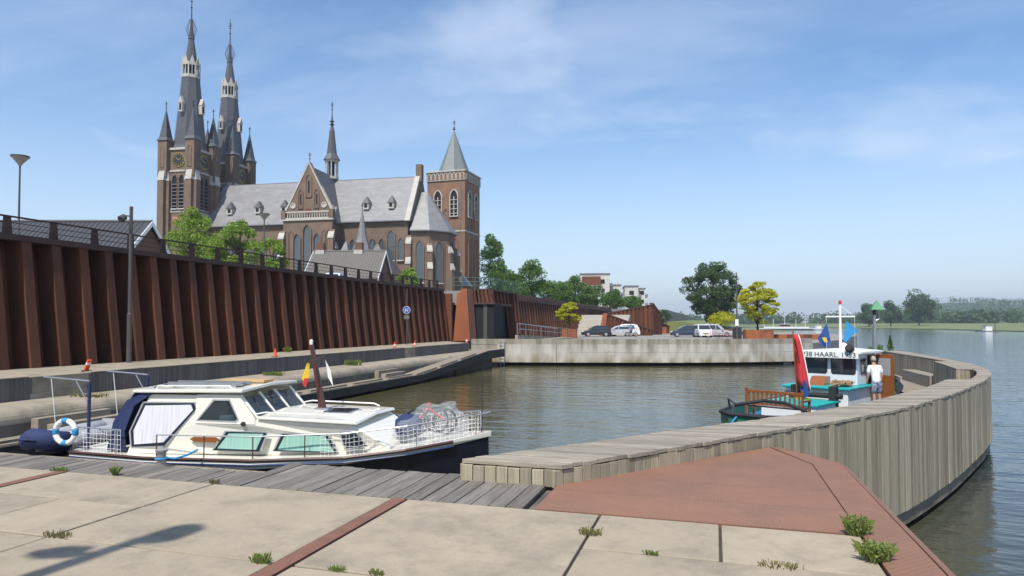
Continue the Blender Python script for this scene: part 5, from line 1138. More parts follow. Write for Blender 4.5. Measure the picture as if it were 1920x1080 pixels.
ob('rubbing_band', MB().tube([(x-.0+(.21 if x<-5.2 else -.0),y,z+.03) for x,y,z in [(-4.98,.3,.8),(-5.0,-.6,.8),(-5.1,-1.1,.86)]],.02,5), white, dg)
ob('grab_handle', MB().tube([(-5.02,-1.62,.95),(-5.14,-1.72,.98),(-5.3,-1.72,.98),(-5.4,-1.62,.95)],.025,6), navy, dg)
om = thing('outboard_motor','small dark outboard motor on the cruiser stern rail','motor',(-9.5,13.6,WZ),R(8))
ob('motor_cowl', MB().lathe([(.10,1.15),(.15,1.22),(.15,1.42),(.09,1.5)],10,(-3.75,.9,0),0,1.3,1), rubber, om, smooth=True); ob('motor_leg', MB().bx(-3.82,-3.70,.86,.94,.62,1.16), iron, om)
# mooring bollard and rope
bo = thing('mooring_bollard','grey steel bollard with blue mooring rope on the landing stage','bollard',(-10.75,11.22,-1.304))
ob('post', MB().lathe([(.10,0),(.09,.05),(.09,.30),(.12,.32),(.12,.36)],12), steel, bo); ob('rope', MB().tube([(.1,0,.2),(.2,.12,.16),(.32,.35,.2),(.4,.55,.28)],.022,6), sky_blue, bo)
ob('rope_coil', torus(0,0,.18,.11,.022,0,2*math.pi,16,6).xf(Matrix.Translation((0,0,.18)) @ Matrix.Rotation(R(90),4,'X') @ Matrix.Translation((0,0,-.18))), sky_blue, bo)

# ================================================================ tug
HT_ = math.atan2(.88,.476)
tg = thing('small_tug','small white and turquoise tug moored inside the curved timber wall','boat',(4.2,26.3,WZ),HT_)
green_h = M('green_hull',(0.03,0.16,0.10),(0.025,0.13,0.085),rough=.35); lgrey = M('pale_grey_paint',(0.62,0.65,0.68),(0.57,0.60,0.63),rough=.35)
tl = [(-7.0,.55,.62,-.2,.3),(-6.5,1.05,.60,-.4,.6),(-5.2,1.38,.58,-.6,.9),(-2.5,1.50,.56,-.7,1.0),(1,1.48,.62,-.7,1.0),(3,1.15,.80,-.6,.6),(4.1,.6,1.0,-.4,.2),(4.6,.08,1.12,0,.02)]
ob('hull', hull_rings(tl,0), green_h, tg)
dk = [p for p in tl]
bul = MB()
outer = [(x,b+.02,z) for x,b,z,_,_ in dk]
pts = [(x,-b,z) for x,b,z in outer]+[(x,b,z) for x,b,z in reversed(outer)]
rings = []
for x,y,z in pts+[pts[0]]:
    h_ = .30+.10*max(0,x-1)/3; s_ = 1 if y > 0 else -1
    rings.append([(x,y,z-.03),(x*0.992,y-s_*.06,z-.03),(x*0.992,y-s_*.06,z+h_),(x,y,z+h_)])
bul.loft(rings, True, False); ob('bulwark', bul, green_h, tg)
ob('fender_rail', MB().tube([(x,y*1.0,z+.31+.10*max(0,x-1)/3) for x,y,z in pts+[pts[0]]],.065,8), rubber, tg)
ob('deck', MB().prism([(x,-b+.07) for x,b,z in outer]+[(x,b-.07) for x,b,z in reversed(outer)],.56,.60), deck_blue, tg)
ob('deckhouse', MB().prism([(-2.1,-1.0),(1.5,-1.05),(1.9,-.7),(1.9,.7),(1.5,1.05),(-2.1,1.0)],.6,1.36), white, tg, bevel=0.02)
ob('deckhouse_top', MB().prism([(-2.2,-1.1),(1.55,-1.15),(2.0,-.75),(2.0,.75),(1.55,1.15),(-2.2,1.1)],1.362,1.43), teal, tg, bevel=0.015)
ob('aft_hatch', MB().bx(-4.3,-2.5,-.85,.85,.6,1.0), white, tg); ob('hatch_top', MB().bx(-4.36,-2.44,-.91,.91,1.002,1.06), teal, tg, bevel=.01)
wh_ = ob('wheelhouse', MB().loft([[(-.95,-.92,1.43),(1.05,-.92,1.43),(1.05,.92,1.43),(-.95,.92,1.43)],[(-.85,-.88,2.5),(1.0,-.88,2.5),(1.0,.88,2.5),(-.85,.88,2.5)]]), lgrey, tg, bevel=.03)
ob('wheelhouse_roof', MB().loft([[(-1.12,y,z) for y,z in ((-1.1,2.502),(-1.1,2.56),(0,2.63),(1.1,2.56),(1.1,2.502))],[(1.2,y,z) for y,z in ((-1.1,2.502),(-1.1,2.56),(0,2.63),(1.1,2.56),(1.1,2.502))]]), white, tg)
for y_ in (-.46,.46):
    w_ = ob('window', MB().bx(-.925,-.915,y_-.36,y_+.36,1.78,2.33), win_dark, wh_); ob('window_frame', MB().bx(-.914,-.905,y_-.40,y_+.40,1.74,2.37), rubber, w_)
ob('side_window', MB().bx(-.55,-.1,-.925,-.915,1.78,2.32), win_dark, wh_); ob('side_window', MB().bx(-.55,-.1,.915,.925,1.78,2.32), win_dark, wh_)
ob('door_opening', MB().bx(.15,.8,-.935,-.905,1.0,2.42), void, tg); ob('door', MB().box((.9,-1.22,1.62),(.05,.62,1.6),rz=R(-12)), mahog, tg)
ob('door_window', MB().box((.9,-1.22,2.0),(.06,.42,.6),rz=R(-12)), glass('door_glass',(.5,.6,.65),.5), tg)
ob('port_door_edge', MB().bx(-.3,.5,.93,1.0,1.0,2.4), mahog, tg)
sb_ = ob('name_sign', MB().bx(-1.14,-1.122,-1.02,1.02,2.34,2.55), white, tg)
tx = bpy.data.curves.new('sign_text','FONT'); tx.body = '9938 HAARL. 1953'; tx.size = .235; tx.align_x = 'CENTER'; tx.align_y = 'CENTER'; tx.extrude = .003
to_ = bpy.data.objects.new('lettering_curve', tx); COL.objects.link(to_); bpy.context.view_layer.update()
me_ = bpy.data.meshes.new_from_object(to_.evaluated_get(bpy.context.evaluated_depsgraph_get())); bpy.data.objects.remove(to_); me_.materials.clear(); me_.materials.append(iron)
to = bpy.data.objects.new('sign_lettering', me_); COL.objects.link(to); to.parent = sb_; to.location = (-1.146,0,2.445); to.rotation_euler = (R(90),0,R(-90)); to.scale = (1.02,1,1)
m2 = ob('mast', MB().tube([(.2,0,2.6),(.2,0,4.2)],[.05,.035],8), white, tg); ob('yard', MB().tube([(.2,-.5,3.75),(.2,.5,3.75)],.03,6), white, m2); ob('mast_lamp', MB().lathe([(.05,4.2),(.055,4.24),(.055,4.3),(.03,4.34)],8,(.2,0,0)), red, m2)
for s_ in (-1,1): ob('stay', MB().tube([(.2,s_*.48,3.75),(.2,s_*.48,2.6)],.006,4), white, m2); ob('stay', MB().tube([(.2,s_*.48,3.75),(.2,0,4.15)],.006,4), white, m2)
def cloth(name, mat, parent, pts): return ob(name, MB().add(pts,[tuple(range(len(pts)))]), mat, parent, solid=.008)
cloth('blue_flag', flag_blue, m2, [(.2,.46,3.55),(.12,.62,3.2),(.15,.78,2.95),(.22,.62,2.68),(.22,.40,2.66),(.26,.36,2.9)])
cloth('yellow_patch', yellow, m2, [(.10,.60,3.0),(.08,.48,3.02),(.10,.40,2.85),(.12,.52,2.84)])
cloth('pennant', sky_blue, m2, [(.2,-.2,3.6),(.2,-.62,3.25),(.2,-.42,3.12),(.2,-.2,2.85),(.2,-.1,2.9)])
ob('search_light', MB().lathe([(.05,0),(.13,.05),(.14,.2),(.1,.25)],10).xf(Matrix.Translation((-1.0,-.75,2.62)) @ Matrix.Rotation(R(-70),4,'Y')), rubber, tg)
ob('roof_lamp', MB().lathe([(.10,2.6),(.13,2.68),(.10,2.8),(.03,2.85)],10,(-.5,-.35,0)), white, tg)
ob('engine_cover', MB().prism([(-1.7,1.43),(-1.1,1.43),(-1.1,1.72),(-1.4,1.72)],-.1,.4,'y'), mahog, tg)
rp = MB()
for k in range(26): rp.tube([(-1.5+rnd.uniform(-.35,.3),-.6+rnd.uniform(-.35,.3),1.46+rnd.uniform(0,.16)) for _ in range(4)],.03,5)
ob('rope_heap', rp, M('hemp_rope',(0.42,0.30,0.19),(0.30,0.19,0.11),rough=.9), tg)
ob('bollard_bar', MB().tube([(-2.6,-1.0,1.2),(-2.6,.8,1.2)],.09,10), rubber, tg)
for y_ in (-.75,.45): ob('towing_post', MB().bx(-2.75,-2.5,y_-.11,y_+.11,.6,1.5), rubber, tg)
ob('anchor_handle', MB().bx(-3.0,-2.9,-.1,.3,1.06,1.12), yellow, tg)
ob('stern_rail', MB().tube([(-6.9,.5,.9),(-6.6,.6,1.2),(-5.6,1.3,1.2),(-5.4,1.35,.9)],.03,6), iron, tg)
ob('bow_rail', MB().tube([(1.6,-1.4,.95),(1.7,-1.38,1.3),(3.2,-1.05,1.45),(4.3,-.3,1.6)],.03,6), iron, tg)
ob('stern_rope', MB().tube([(-7.0,.3,.9),(-7.3,.5,.5),(-7.5,.7,.05)],.03,6), sky_blue, tg)
ob('tow_beam', MB().tube([(-5.9,-1.2,1.05),(-5.7,-.5,1.22),(-5.6,.2,1.22),(-5.8,1.0,1.05)],.05,8), rubber, tg)
fg = thing('ensign','red, white and blue flag hanging limp from a staff on the tug','flag',(4.2,26.3,WZ),HT_)
ob('staff', MB().tube([(-3.0,.25,1.05),(-3.2,.28,3.25)],.022,6), mahog, fg)
def drape(name, mat, u0, u1):
    rings = []
    for k in range(9):
        t = k/8; z = 3.15-1.55*t; wd = .10+.34*t**.8
        row = []
        for j in range(7):
            u = u0+(u1-u0)*j/6; row.append((-3.18+.14*t+.05*math.sin(u*9+t*2), .26-wd*u*1.2+.05*math.sin(u*14), z-.35*u*t))
        rings.append(row)
    return ob(name, MB().loft(rings,False,False), mat, fg, smooth=True, solid=.008)
drape('red_stripe', red, 0, .74); drape('white_stripe', white, .74, .90); 
ob('blue_stripe', MB().add([(-3.04,.10,1.75),(-3.06,-.08,1.62),(-3.08,-.16,1.22),(-3.02,.02,1.10),(-3.0,.12,1.40)],[(0,1,2,3,4)]), flag_blue, fg, solid=.02)
be = thing('teak_bench','varnished slatted wooden bench standing on the tug aft deck','bench',(4.2,26.3,WZ),HT_)
BX = -5.3
ob('seat', MB().bx(BX+.05,BX+.5,-.82,.82,.98,1.02), mahog, be); ob('top_rail', MB().bx(BX-.05,BX,-.85,.85,1.42,1.50), mahog, be); ob('low_rail', MB().bx(BX-.03,BX+.01,-.82,.82,1.06,1.11), mahog, be)
for k in range(12): ob('slat', MB().bx(BX-.035,BX-.015,-.76+.138*k-.03,-.76+.138*k+.03,1.11,1.42), mahog, be)
for y_ in (-.85,.85):
    ob('leg', MB().bx(BX-.05,BX+.01,y_-.03,y_+.03,.602,1.56), mahog, be); ob('leg', MB().bx(BX+.45,BX+.51,y_-.03,y_+.03,.602,1.22), mahog, be); ob('armrest', MB().bx(BX,BX+.52,y_-.04,y_+.04,1.22,1.26), mahog, be)
# ================================================================ people
def skinned(name, nodes, edges, mat, parent, sub=1):
    me = bpy.data.meshes.new(name); me.from_pydata([n[0] for n in nodes], edges, []); me.materials.append(mat)
    o = bpy.data.objects.new(name, me); COL.objects.link(o); o.parent = parent
    m = o.modifiers.new('skin','SKIN'); m.use_smooth_shade = True
    for i,nv in enumerate(nodes):
        r_ = nv[1]; me.skin_vertices[0].data[i].radius = r_ if isinstance(r_,tuple) else (r_,r_)
        me.skin_vertices[0].data[i].use_root = (i == 0)
    if sub: s_ = o.modifiers.new('sub','SUBSURF'); s_.levels = sub; s_.render_levels = sub
    return o
def person(label, loc, rz, h, shirt, shorts, hair, lean=0.0, arm=(0.1,0.1), fingers=False, hat=None):
    """standing figure, faces +y locally; lean bends the trunk forward"""
    t = thing('person', label, 'person', loc, rz); k = h/1.75
    def P(x,y,z):
        if z > 0.95: a = lean*(z-.95); y = y+a
        return (x*k,y*k,z*k)
    nodes = [(P(0,0,.97),(.145,.11)),(P(0,0.01,1.15),(.135,.095)),(P(0,.01,1.33),(.16,.105)),(P(0,0,1.45),(.09,.07)),(P(0,.01,1.52),.052),(P(0,.03,1.60),(.075,.085)),(P(0,.035,1.70),(.07,.085))]
    edges = [(i,i+1) for i in range(6)]
    for s_ in (-1,1):
        b = len(nodes); ay = arm[0 if s_ < 0 else 1]
        nodes += [(P(s_*.19,0,1.40),.058),(P(s_*.24,ay*.3,1.14),.045),(P(s_*.235,ay*1.0+.04,.92),.034),(P(s_*.23,ay*1.2+.06,.83),(.030,.018))]
        edges += [(2,b),(b,b+1),(b+1,b+2),(b+2,b+3)]
        if fingers:
            for j,(dx,dl) in enumerate(((-.03,.075),(-.01,.09),(.01,.085),(.028,.065))):
                c = len(nodes); nodes += [(P(s_*(.23)+dx*.6,ay*1.2+.065,.80),.009),(P(s_*.23+dx,ay*1.2+.08,.80-dl),.008)]; edges += [(b+3,c),(c,c+1)]
            c = len(nodes); nodes.append((P(s_*.195,ay*1.2+.09,.79),.010)); edges.append((b+3,c))
        b = len(nodes)
        nodes += [(P(s_*.09,0,.88),.088),(P(s_*.10,.01,.50),.058),(P(s_*.10,-.02,.30),.052),(P(s_*.10,-.01,.09),.038),(P(s_*.105,.02,.04),.04),(P(s_*.115,.14,.03),.032)]
        edges += [(0,b),(b,b+1),(b+1,b+2),(b+2,b+3),(b+3,b+4),(b+4,b+5)]
    ob_b = skinned('body', nodes, edges, skin, t)
    sh = [(P(0,0,.84),(.165,.135)),(P(0,0,.95),(.168,.135)),(P(0,.01,1.15),(.16,.12)),(P(0,.01,1.33),(.185,.125)),(P(0,0,1.44),(.10,.085)),(P(0,.005,1.49),.066)]
    se = [(0,1),(1,2),(2,3),(3,4),(4,5)]
    for s_ in (-1,1):
        b = len(sh); ay = arm[0 if s_ < 0 else 1]; sh += [(P(s_*.20,0,1.40),.078),(P(s_*.245,ay*.28,1.17),.068)]; se += [(3,b),(b,b+1)]
    skinned('shirt', sh, se, shirt, t)
    st = [(P(0,0,.98),(.16,.125)),(P(0,0,.88),(.15,.125))]; e2 = [(0,1)]
    for s_ in (-1,1): b = len(st); st += [(P(s_*.095,0,.78),.105),(P(s_*.105,.01,.50),.092)]; e2 += [(1,b),(b,b+1)]
    skinned('shorts', st, e2, shorts, t)
    hm = MB().lathe([(.0,1.775),(.06,1.765),(.088,1.72),(.094,1.66),(.085,1.60)],10,(0,0,0),0,.92,1.08)
    hm.v = [P(x,y+.02-(.02 if z < 1.7 else 0),z) for x,y,z in hm.v]; ob('hair', hm, hair, t, smooth=True)
    fc = MB(); 
    for s_ in (-1,1): fc.lathe([(.012,-.006),(.012,.006)],6,(s_*.033,.118,1.655))
    fc.v = [P(*v) for v in fc.v]; ob('eyes', fc, iron, t)
    ns = MB().lathe([(.016,-.03),(.006,.03)],6,(0,.125,1.63)); ns.v = [P(*v) for v in ns.v]; ob('nose', ns, skin, t)
    for s_ in (-1,1): e_ = MB().lathe([(.012,-.03),(.02,0),(.012,.03)],6,(s_*.078,.03,1.645)); e_.v = [P(*v) for v in e_.v]; ob('ear', e_, skin, t)
    for s_ in (-1,1): s2 = MB().bx(s_*.11-.045,s_*.11+.045,-.07,.20,0,.07); s2.v = [P(*v) for v in s2.v]; ob('shoe', s2, rubber, t, bevel=.02)
    return t
polo = M('white_polo',(0.80,0.80,0.79),(0.74,0.74,0.74),rough=.9); plaid = M('blue_plaid_shorts',(0.05,0.08,0.17),(0.36,0.38,0.44),scale=14,rough=.9,stretch=(1,1,1),detail=1)
greyh = M('grey_hair',(0.42,0.36,0.28),(0.32,0.27,0.21),scale=30,rough=.8); brownh = M('brown_hair',(0.08,0.05,0.03),(0.06,0.04,0.025),scale=30,rough=.7)
# man at the tug door (position in world from the tug's side deck)
ca,sa = math.cos(HT_),math.sin(HT_)
def tug_pt(x,y,z): return (4.2+x*ca-y*sa, 26.3+x*sa+y*ca, WZ+z)
person('grey-haired man in white polo and plaid shorts stepping to the tug door', tug_pt(.0,-1.22,.601), R(16.6+8), 1.78, polo, plaid, greyh, lean=.22, arm=(.12,.06), fingers=True)
jeans = M('dark_shorts',(0.03,0.04,0.09),(0.025,0.035,0.08),rough=.9); bluesh = M('blue_shirt',(0.12,0.22,0.38),(0.10,0.19,0.33),rough=.9)
person('walker in white shirt crossing the car park beside a companion', (-9.75,88.9,-0.12), R(150), 1.8, polo, polo, brownh, arm=(.1,-.05))
person('shorter walker in blue shirt and dark shorts in the car park', (-10.35,88.4,-0.12), R(170), 1.66, bluesh, jeans, greyh, arm=(-.05,.1))
# figure seated inside the cruiser cabin
sit = thing('person','person with brown hair sitting inside the cruiser cabin','person',(-9.5,13.6,WZ),R(8))
skinned('body', [((-1.05,-.55,1.10),(.15,.11)),((-1.05,-.55,1.40),(.16,.11)),((-1.03,-.56,1.55),.05),((-1.02,-.57,1.66),(.075,.085)),((-1.02,-.57,1.75),(.07,.08)),((-.9,-.7,1.35),.05),((-.7,-.7,1.25),.04)], [(0,1),(1,2),(2,3),(3,4),(1,5),(5,6)], M('tan_shirt',(0.36,0.30,0.24),(0.3,0.25,0.2),rough=.9), sit)
ob('hair', MB().lathe([(0,1.86),(.07,1.84),(.10,1.76),(.09,1.66)],10,(-1.03,-.56,0)), brownh, sit, smooth=True)

# ================================================================ cars
tyre_m = rubber; car_glass = M('car_glass',(0.03,0.035,0.04),(0.025,0.03,0.034),rough=.05,spec=.9); rim_m = M('alloy_rim',(0.45,0.45,0.46),(0.4,0.4,0.41),rough=.3,metal=.6)
lamp_r = M('tail_lamp',(0.35,0.02,0.02),(0.3,0.02,0.02),rough=.15); lamp_w = M('head_lamp',(0.7,0.72,0.75),(0.6,0.62,0.65),rough=.1)
plate_m = M('number_plate',(0.70,0.48,0.04),(0.66,0.45,0.04),rough=.5)
def car(label, paint, loc, rz, L_=4.0, W_=1.72, H_=1.5, kind='hatch', group=None):
    t = thing('parked_car', label, 'car', loc, rz, group); h = L_/2; w = W_/2
    nose = .80 if kind != 'van' else .95
    def sec(x, zt, wt): return [(x,-w*wt,.22),(x,-w*wt,.55),(x,-w*wt*.97,zt),(x,w*wt*.97,zt),(x,w*wt,.55),(x,w*wt,.22)]
    body = MB().loft([sec(-h,.72,.86),sec(-h+.12,.92,.95),sec(-h+.6,.95,1),sec(0,.94,1),sec(h-1.15,.93,1),sec(h-.75,nose+.08,1),sec(h-.18,nose-.1,.94),sec(h,.52,.82)])
    ob('body', body, paint, t, bevel=.05)
    if kind == 'van': gx = [(-h+.06,.93),(-h+.14,H_-.08),(-h+.5,H_),(h-1.7,H_),(h-1.25,H_-.1),(h-.62,.98)]
    elif kind == 'suv': gx = [(-h+.10,.93),(-h+.42,H_-.1),(-h+.8,H_),(h-2.1,H_),(h-1.75,H_-.08),(h-1.05,.96)]
    else: gx = [(-h+.08,.93),(-h+.42,H_-.14),(-h+.85,H_-.02),(h-2.0,H_),(h-1.6,H_-.10),(h-.85,.95)]
    gh = MB().loft([[(x,-w*(.96 if z < 1 else .78),z) for x,z in gx],[(x,w*(.96 if z < 1 else .78),z) for x,z in gx]])
    ob('cabin', gh, paint, t, bevel=.04)
    def yy(z): return w*(.96-.18*(z-.93)/(H_-.93))
    for s_ in (-1,1):
        for xa,xb,xc,xd in ((gx[1][0]+.12,-.12,-.12,gx[0][0]+.35),(-.04,gx[3][0]+.12,gx[5][0]-.45,-.04)):
            zt = H_-.17; ob('side_window', MB().add([(xa,s_*(yy(zt)+.012),zt),(xb,s_*(yy(zt)+.012),zt),(xc,s_*(yy(1.0)+.012),1.0),(xd,s_*(yy(1.0)+.012),1.0)],[(0,1,2,3)]), car_glass, t, solid=.01)
        ob('mirror', MB().box((h-1.35,s_*(w+.09),1.0),(.12,.16,.12)), paint, t, bevel=.02)
    x0,z0 = gx[-1]; x1,z1 = gx[-2]; ob('windscreen', MB().add([(x0-.03+.03,-w*.86,z0+.06),(x0+.0,w*.86,z0+.06),(x1+.02,w*.72,z1-.02),(x1+.02,-w*.72,z1-.02)],[(0,1,2,3)]), car_glass, t, solid=.012)
    x0,z0 = gx[0]; x1,z1 = gx[1]; ob('rear_window', MB().add([(x0+.0,-w*.82,z0+.10),(x0+.0,w*.82,z0+.10),(x1-.02,w*.70,z1-.03),(x1-.02,-w*.70,z1-.03)],[(0,1,2,3)]), car_glass, t, solid=.012)
    for x in (-h+.72,h-.80):
        for s_ in (-1,1):
            wl = ob('wheel', MB().lathe([(.20,-.1),(.30,-.1),(.315,-.06),(.315,.06),(.30,.1),(.20,.1)],18).xf(Matrix.Translation((x,s_*(w-.09),.315)) @ Matrix.Rotation(R(90),4,'X')), tyre_m, t)
            ob('rim', MB().lathe([(.02,-.112),(.20,-.105),(.205,.105),(.02,.112)],12).xf(Matrix.Translation((x,s_*(w-.09),.315)) @ Matrix.Rotation(R(90),4,'X')), rim_m, wl)
    for s_ in (-1,1):
        ob('headlight', MB().box((h-.16,s_*w*.66,.66),(.2,.36,.16),rz=s_*-.25), lamp_w, t, bevel=.03); ob('tail_light', MB().box((-h+.10,s_*w*.80,.86),(.16,.2,.26)), lamp_r, t, bevel=.02)
    ob('number_plate', MB().bx(-h-.012,-h+.01,-.26,.26,.52,.63), plate_m, t); ob('number_plate', MB().bx(h-.01,h+.014,-.26,.26,.36,.47), plate_m, t)
    ob('bumper', MB().bx(-h-.03,-h+.2,-w*.84,w*.84,.24,.42), rubber, t, bevel=.03); ob('grille', MB().bx(h-.05,h+.006,-w*.5,w*.5,.50,.60), rubber, t)
    return t
def paint(n,c): return M(n,c,tuple(x*.95 for x in c),rough=.22,coat=.6,spec=.6)
black = paint('black_car_paint',(0.012,0.012,0.014)); silver = paint('silver_car_paint',(0.42,0.43,0.44)); whitep = paint('white_car_paint',(0.78,0.78,0.77)); dblue = paint('dark_blue_car_paint',(0.02,0.03,0.07))
car('black hatchback parked beside the broad stairs', black, (-15.3,91.0,-.12), R(197), 3.9)
car('silver hatchback between the black hatchback and white car', silver, (-12.7,93.2,-.12), R(193), 3.9,1.7,1.48)
car('tall white car behind the black and silver hatchbacks', whitep, (-12.2,95.6,-.12), R(198), 4.4,1.82,1.68,'suv')
car('dark blue hatchback next to the white minivan', dblue, (-3.6,91.6,-.12), R(188), 3.9,1.7,1.5)
car('white minivan showing its front by the dark blue hatchback', whitep, (-1.5,90.6,-.12), R(285), 4.0,1.72,1.66,'van')
car('pale silver estate behind the white minivan', silver, (0.1,93.6,-.12), R(12), 4.2,1.74,1.7,'suv')
car('black low car beyond the lamp column and bicycles', black, (1.6,99.5,-.12), R(10), 4.3,1.75,1.42)
car('white car on the terrace behind the railing by the tiled house', whitep, (-32.9,54.9,4.7), R(100), 4.2)
car('dark car on the terrace behind the railing before the transept', black, (-35.2,54.0,4.7), R(95), 4.1)
# bicycles
def bicycle(label, loc, rz, col):
    t = thing('bicycle', label, 'bicycle', loc, rz)
    for x in (-.52,.52): ob('wheel', torus(x,0,.34,.32,.022,0,2*math.pi,20,5), rubber, t)
    ob('frame', MB().tube([(-.52,0,.34),(-.15,0,.32),(.38,0,.82),(.52,0,.34)],.02,5).tube([(-.15,0,.32),(-.25,0,.86)],.02,5).tube([(-.22,0,.74),(.38,0,.80)],.02,5), col, t); ob('saddle', MB().bx(-.36,-.12,-.06,.06,.86,.92), rubber, t, bevel=.02); ob('handlebar', MB().tube([(.30,-.26,1.0),(.40,0,.98),(.30,.26,1.0)],.015,5), steel, t)
bicycle('red bicycle lying against the lamp column', (1.1,80.2,-.12), R(30), red); bicycle('second bicycle beside the white minivan', (-.2,82.0,-.12), R(-10), red)

# ================================================================ street furniture
def cone_lamp(label, loc, h):
    t = thing('street_lamp', label, 'street lamp', loc)
    ob('pole', MB().lathe([(.09,0),(.06,.6),(.045,h-.5)],10), lamp_grey, t); ob('lamp_bowl', MB().lathe([(.06,h-.55),(.12,h-.45),(.42,h-.08),(.40,h-.06)],14), M('lamp_bowl_glass',(0.33,0.31,0.26),(0.28,0.26,0.22),rough=.3), t); ob('lamp_cap', MB().lathe([(.45,h-.08),(.45,h),(.1,h+.05)],14), lamp_grey, t)
    return t
for lb_,p,h_ in (('tall street lamp with cone head beyond the railing near the dark tiled house',(-36.0,27.4,4.7),6.0),('street lamp with cone head standing before the transept',(-35.6,47.7,4.7),6.0),('street lamp beside the tiled house gable and sacristy',(-35.5,71.5,4.7),5.9),('short street lamp among the nave trees',(-42.5,55,4.7),4.0)): cone_lamp(lb_,p,h_)
sl = thing('spotlight_pole','tall slim pole with a round spotlight before the sheet pile wall','lamp post',(-23.1,22.3,0))
ob('pole', MB().lathe([(.10,0),(.10,2.0),(.075,2.05),(.07,6.45)],12), lamp_grey, sl); ob('spotlight', MB().lathe([(.05,-.05),(.13,0),(.15,.22),(.13,.24)],12).xf(Matrix.Translation((-.12,-.22,6.0)) @ Matrix.Rotation(R(125),4,'X')), lamp_grey, sl); ob('bracket', MB().tube([(0,0,6.05),(-.12,-.18,6.05)],.03,6), lamp_grey, sl)
sg = thing('cycle_sign','round blue sign with a white walker and cyclist mark on a grey pole','sign',(-22.6,47.6,0))
ob('pole', MB().lathe([(.045,0),(.045,4.3)],8), lamp_grey, sg); M_s = Matrix.Translation((0,-.06,2.65)) @ Matrix.Rotation(R(16),4,'Z') @ Matrix.Rotation(R(90),4,'X')
ob('disc', MB().lathe([(.29,0),(.29,.02)],24).xf(M_s), M('sign_blue',(0.02,0.10,0.42),(0.02,0.10,0.42),rough=.4), sg); ob('disc_rim', MB().loft([[(r_*math.cos(R(15*k)),r_*math.sin(R(15*k)),z_) for k in range(24)] for r_,z_ in ((.29,.021),(.265,.023))],True,False).xf(M_s), white, sg)
ob('walker_mark', MB().bx(-.10,-.05,-.14,.10,.021,.025).bx(.05,.10,-.10,.12,.021,.025).box((0,0,.024),(.04,.42,.006),rz=R(-40)).xf(M_s), white, sg)
ob('red_slash', MB().box((0.02,0,.029),(.05,.34,.006),rz=R(-38)).xf(M_s), red, sg)
ob('under_plate', MB().bx(-.22,.22,-.09,-.06,1.95,2.25), steel, sg)
def cone(label, loc, striped=True, tilt=0):
    t = thing('traffic_cone', label, 'traffic cone', loc)
    if not striped:
        ob('base', MB().bx(-.12,.12,-.10,.10,0,.05), rubber, t); ob('blade', MB().box((.05,0,.22),(.06,.14,.38),ry=R(22)), orange, t); ob('stripe', MB().box((.075,-.002,.27),(.064,.146,.07),ry=R(22)), white, t)
    else:
        ob('base', MB().bx(-.13,.13,-.13,.13,0,.03), rubber, t); ob('cone_body', MB().lathe([(.095,.03),(.025,.42)],12), orange, t); ob('stripe', MB().lathe([(.078,.15),(.062,.24)],12), white, t) if striped == 2 else None
cone('slanted red marker with white stripe at the top of the left steps',(-20.1,17.7,0),False); cone('plain orange cone standing alone on the promenade',(-20.2,28.0,0),1)
cone('striped cone on the near side of the promenade steps',(-20.1,40.5,0),2); cone('striped cone on the far side of the promenade steps',(-20.1,43.6,0),2)
rb = thing('red_gauge_post','small red and white gauge post at the end of the promenade','marker',(-19.75,53.1,0)); ob('post', MB().bx(-.08,.08,-.05,.05,0,.42), red, rb); ob('white_mark', MB().bx(-.081,.081,-.052,-.03,.15,.28), white, rb)
mk = thing('river_mark','grey pole with a green triangular river mark at the pier end','river mark',(7.45,36.6,-.87))
ob('pole', MB().lathe([(.10,0),(.10,2.0),(.075,2.02),(.075,2.9)],12), steel, mk); ob('arm', MB().tube([(0,0,2.6),(.22,0,2.7),(.24,0,3.1)],.03,6), steel, mk); ob('top_mark', MB().loft([[(-.28+.1,-.28,3.15),(.28+.1,-.28,3.15),(.28+.1,.28,3.15),(-.28+.1,.28,3.15)],[(.09,-.01,3.62),(.11,-.01,3.62),(.11,.01,3.62),(.09,.01,3.62)]]), M('signal_green',(0.02,0.22,0.08),(0.02,0.19,0.07),rough=.5), mk); ob('lantern', MB().lathe([(.06,2.9),(.08,2.95),(.08,3.1),(.04,3.14)],10), iron, mk)
lc = thing('lamp_column','dark slim lamp column with a white notice between the two yellow trees','lamp post',(2.3,76.2,-.12)); ob('pole', MB().lathe([(.11,0),(.09,2),(.06,7.2)],10), lamp_grey, lc); ob('notice', MB().bx(-.16,.16,-.14,-.11,1.5,2.2), white, lc); ob('cabinet', MB().bx(-.45,.5,.2,.7,0,1.35), iron, lc)
fb = thing('flower_box','wooden flower box with yellow flowers hung on the pier end','flower box',(8.1,39.3,0)); ob('box', MB().bx(-.45,.2,-.3,.3,-.25,.05), M('terracotta',(0.35,0.12,0.06),(0.3,0.1,0.05)), fb)
ob('foliage', leaf_mesh('foliage',[(-.15+rnd.uniform(-.3,.3),rnd.uniform(-.3,.3),.18+rnd.uniform(-.1,.2),.18) for _ in range(10)],60,.05), leaf_mid, fb); ob('flowers', leaf_mesh('flowers',[(-.3+rnd.uniform(-.15,.15),-.25+rnd.uniform(-.1,.1),.0+rnd.uniform(-.1,.15),.1) for _ in range(5)],40,.04), yellow, fb)
bu = thing('potted_conifer','small dark conifer behind the flower box','shrub',(8.7,39.2,.2)); ob('crown', leaf_mesh('crown',[(0,0,.15+.12*k,.16-.025*k) for k in range(6)],60,.05), leaf_mid, bu)
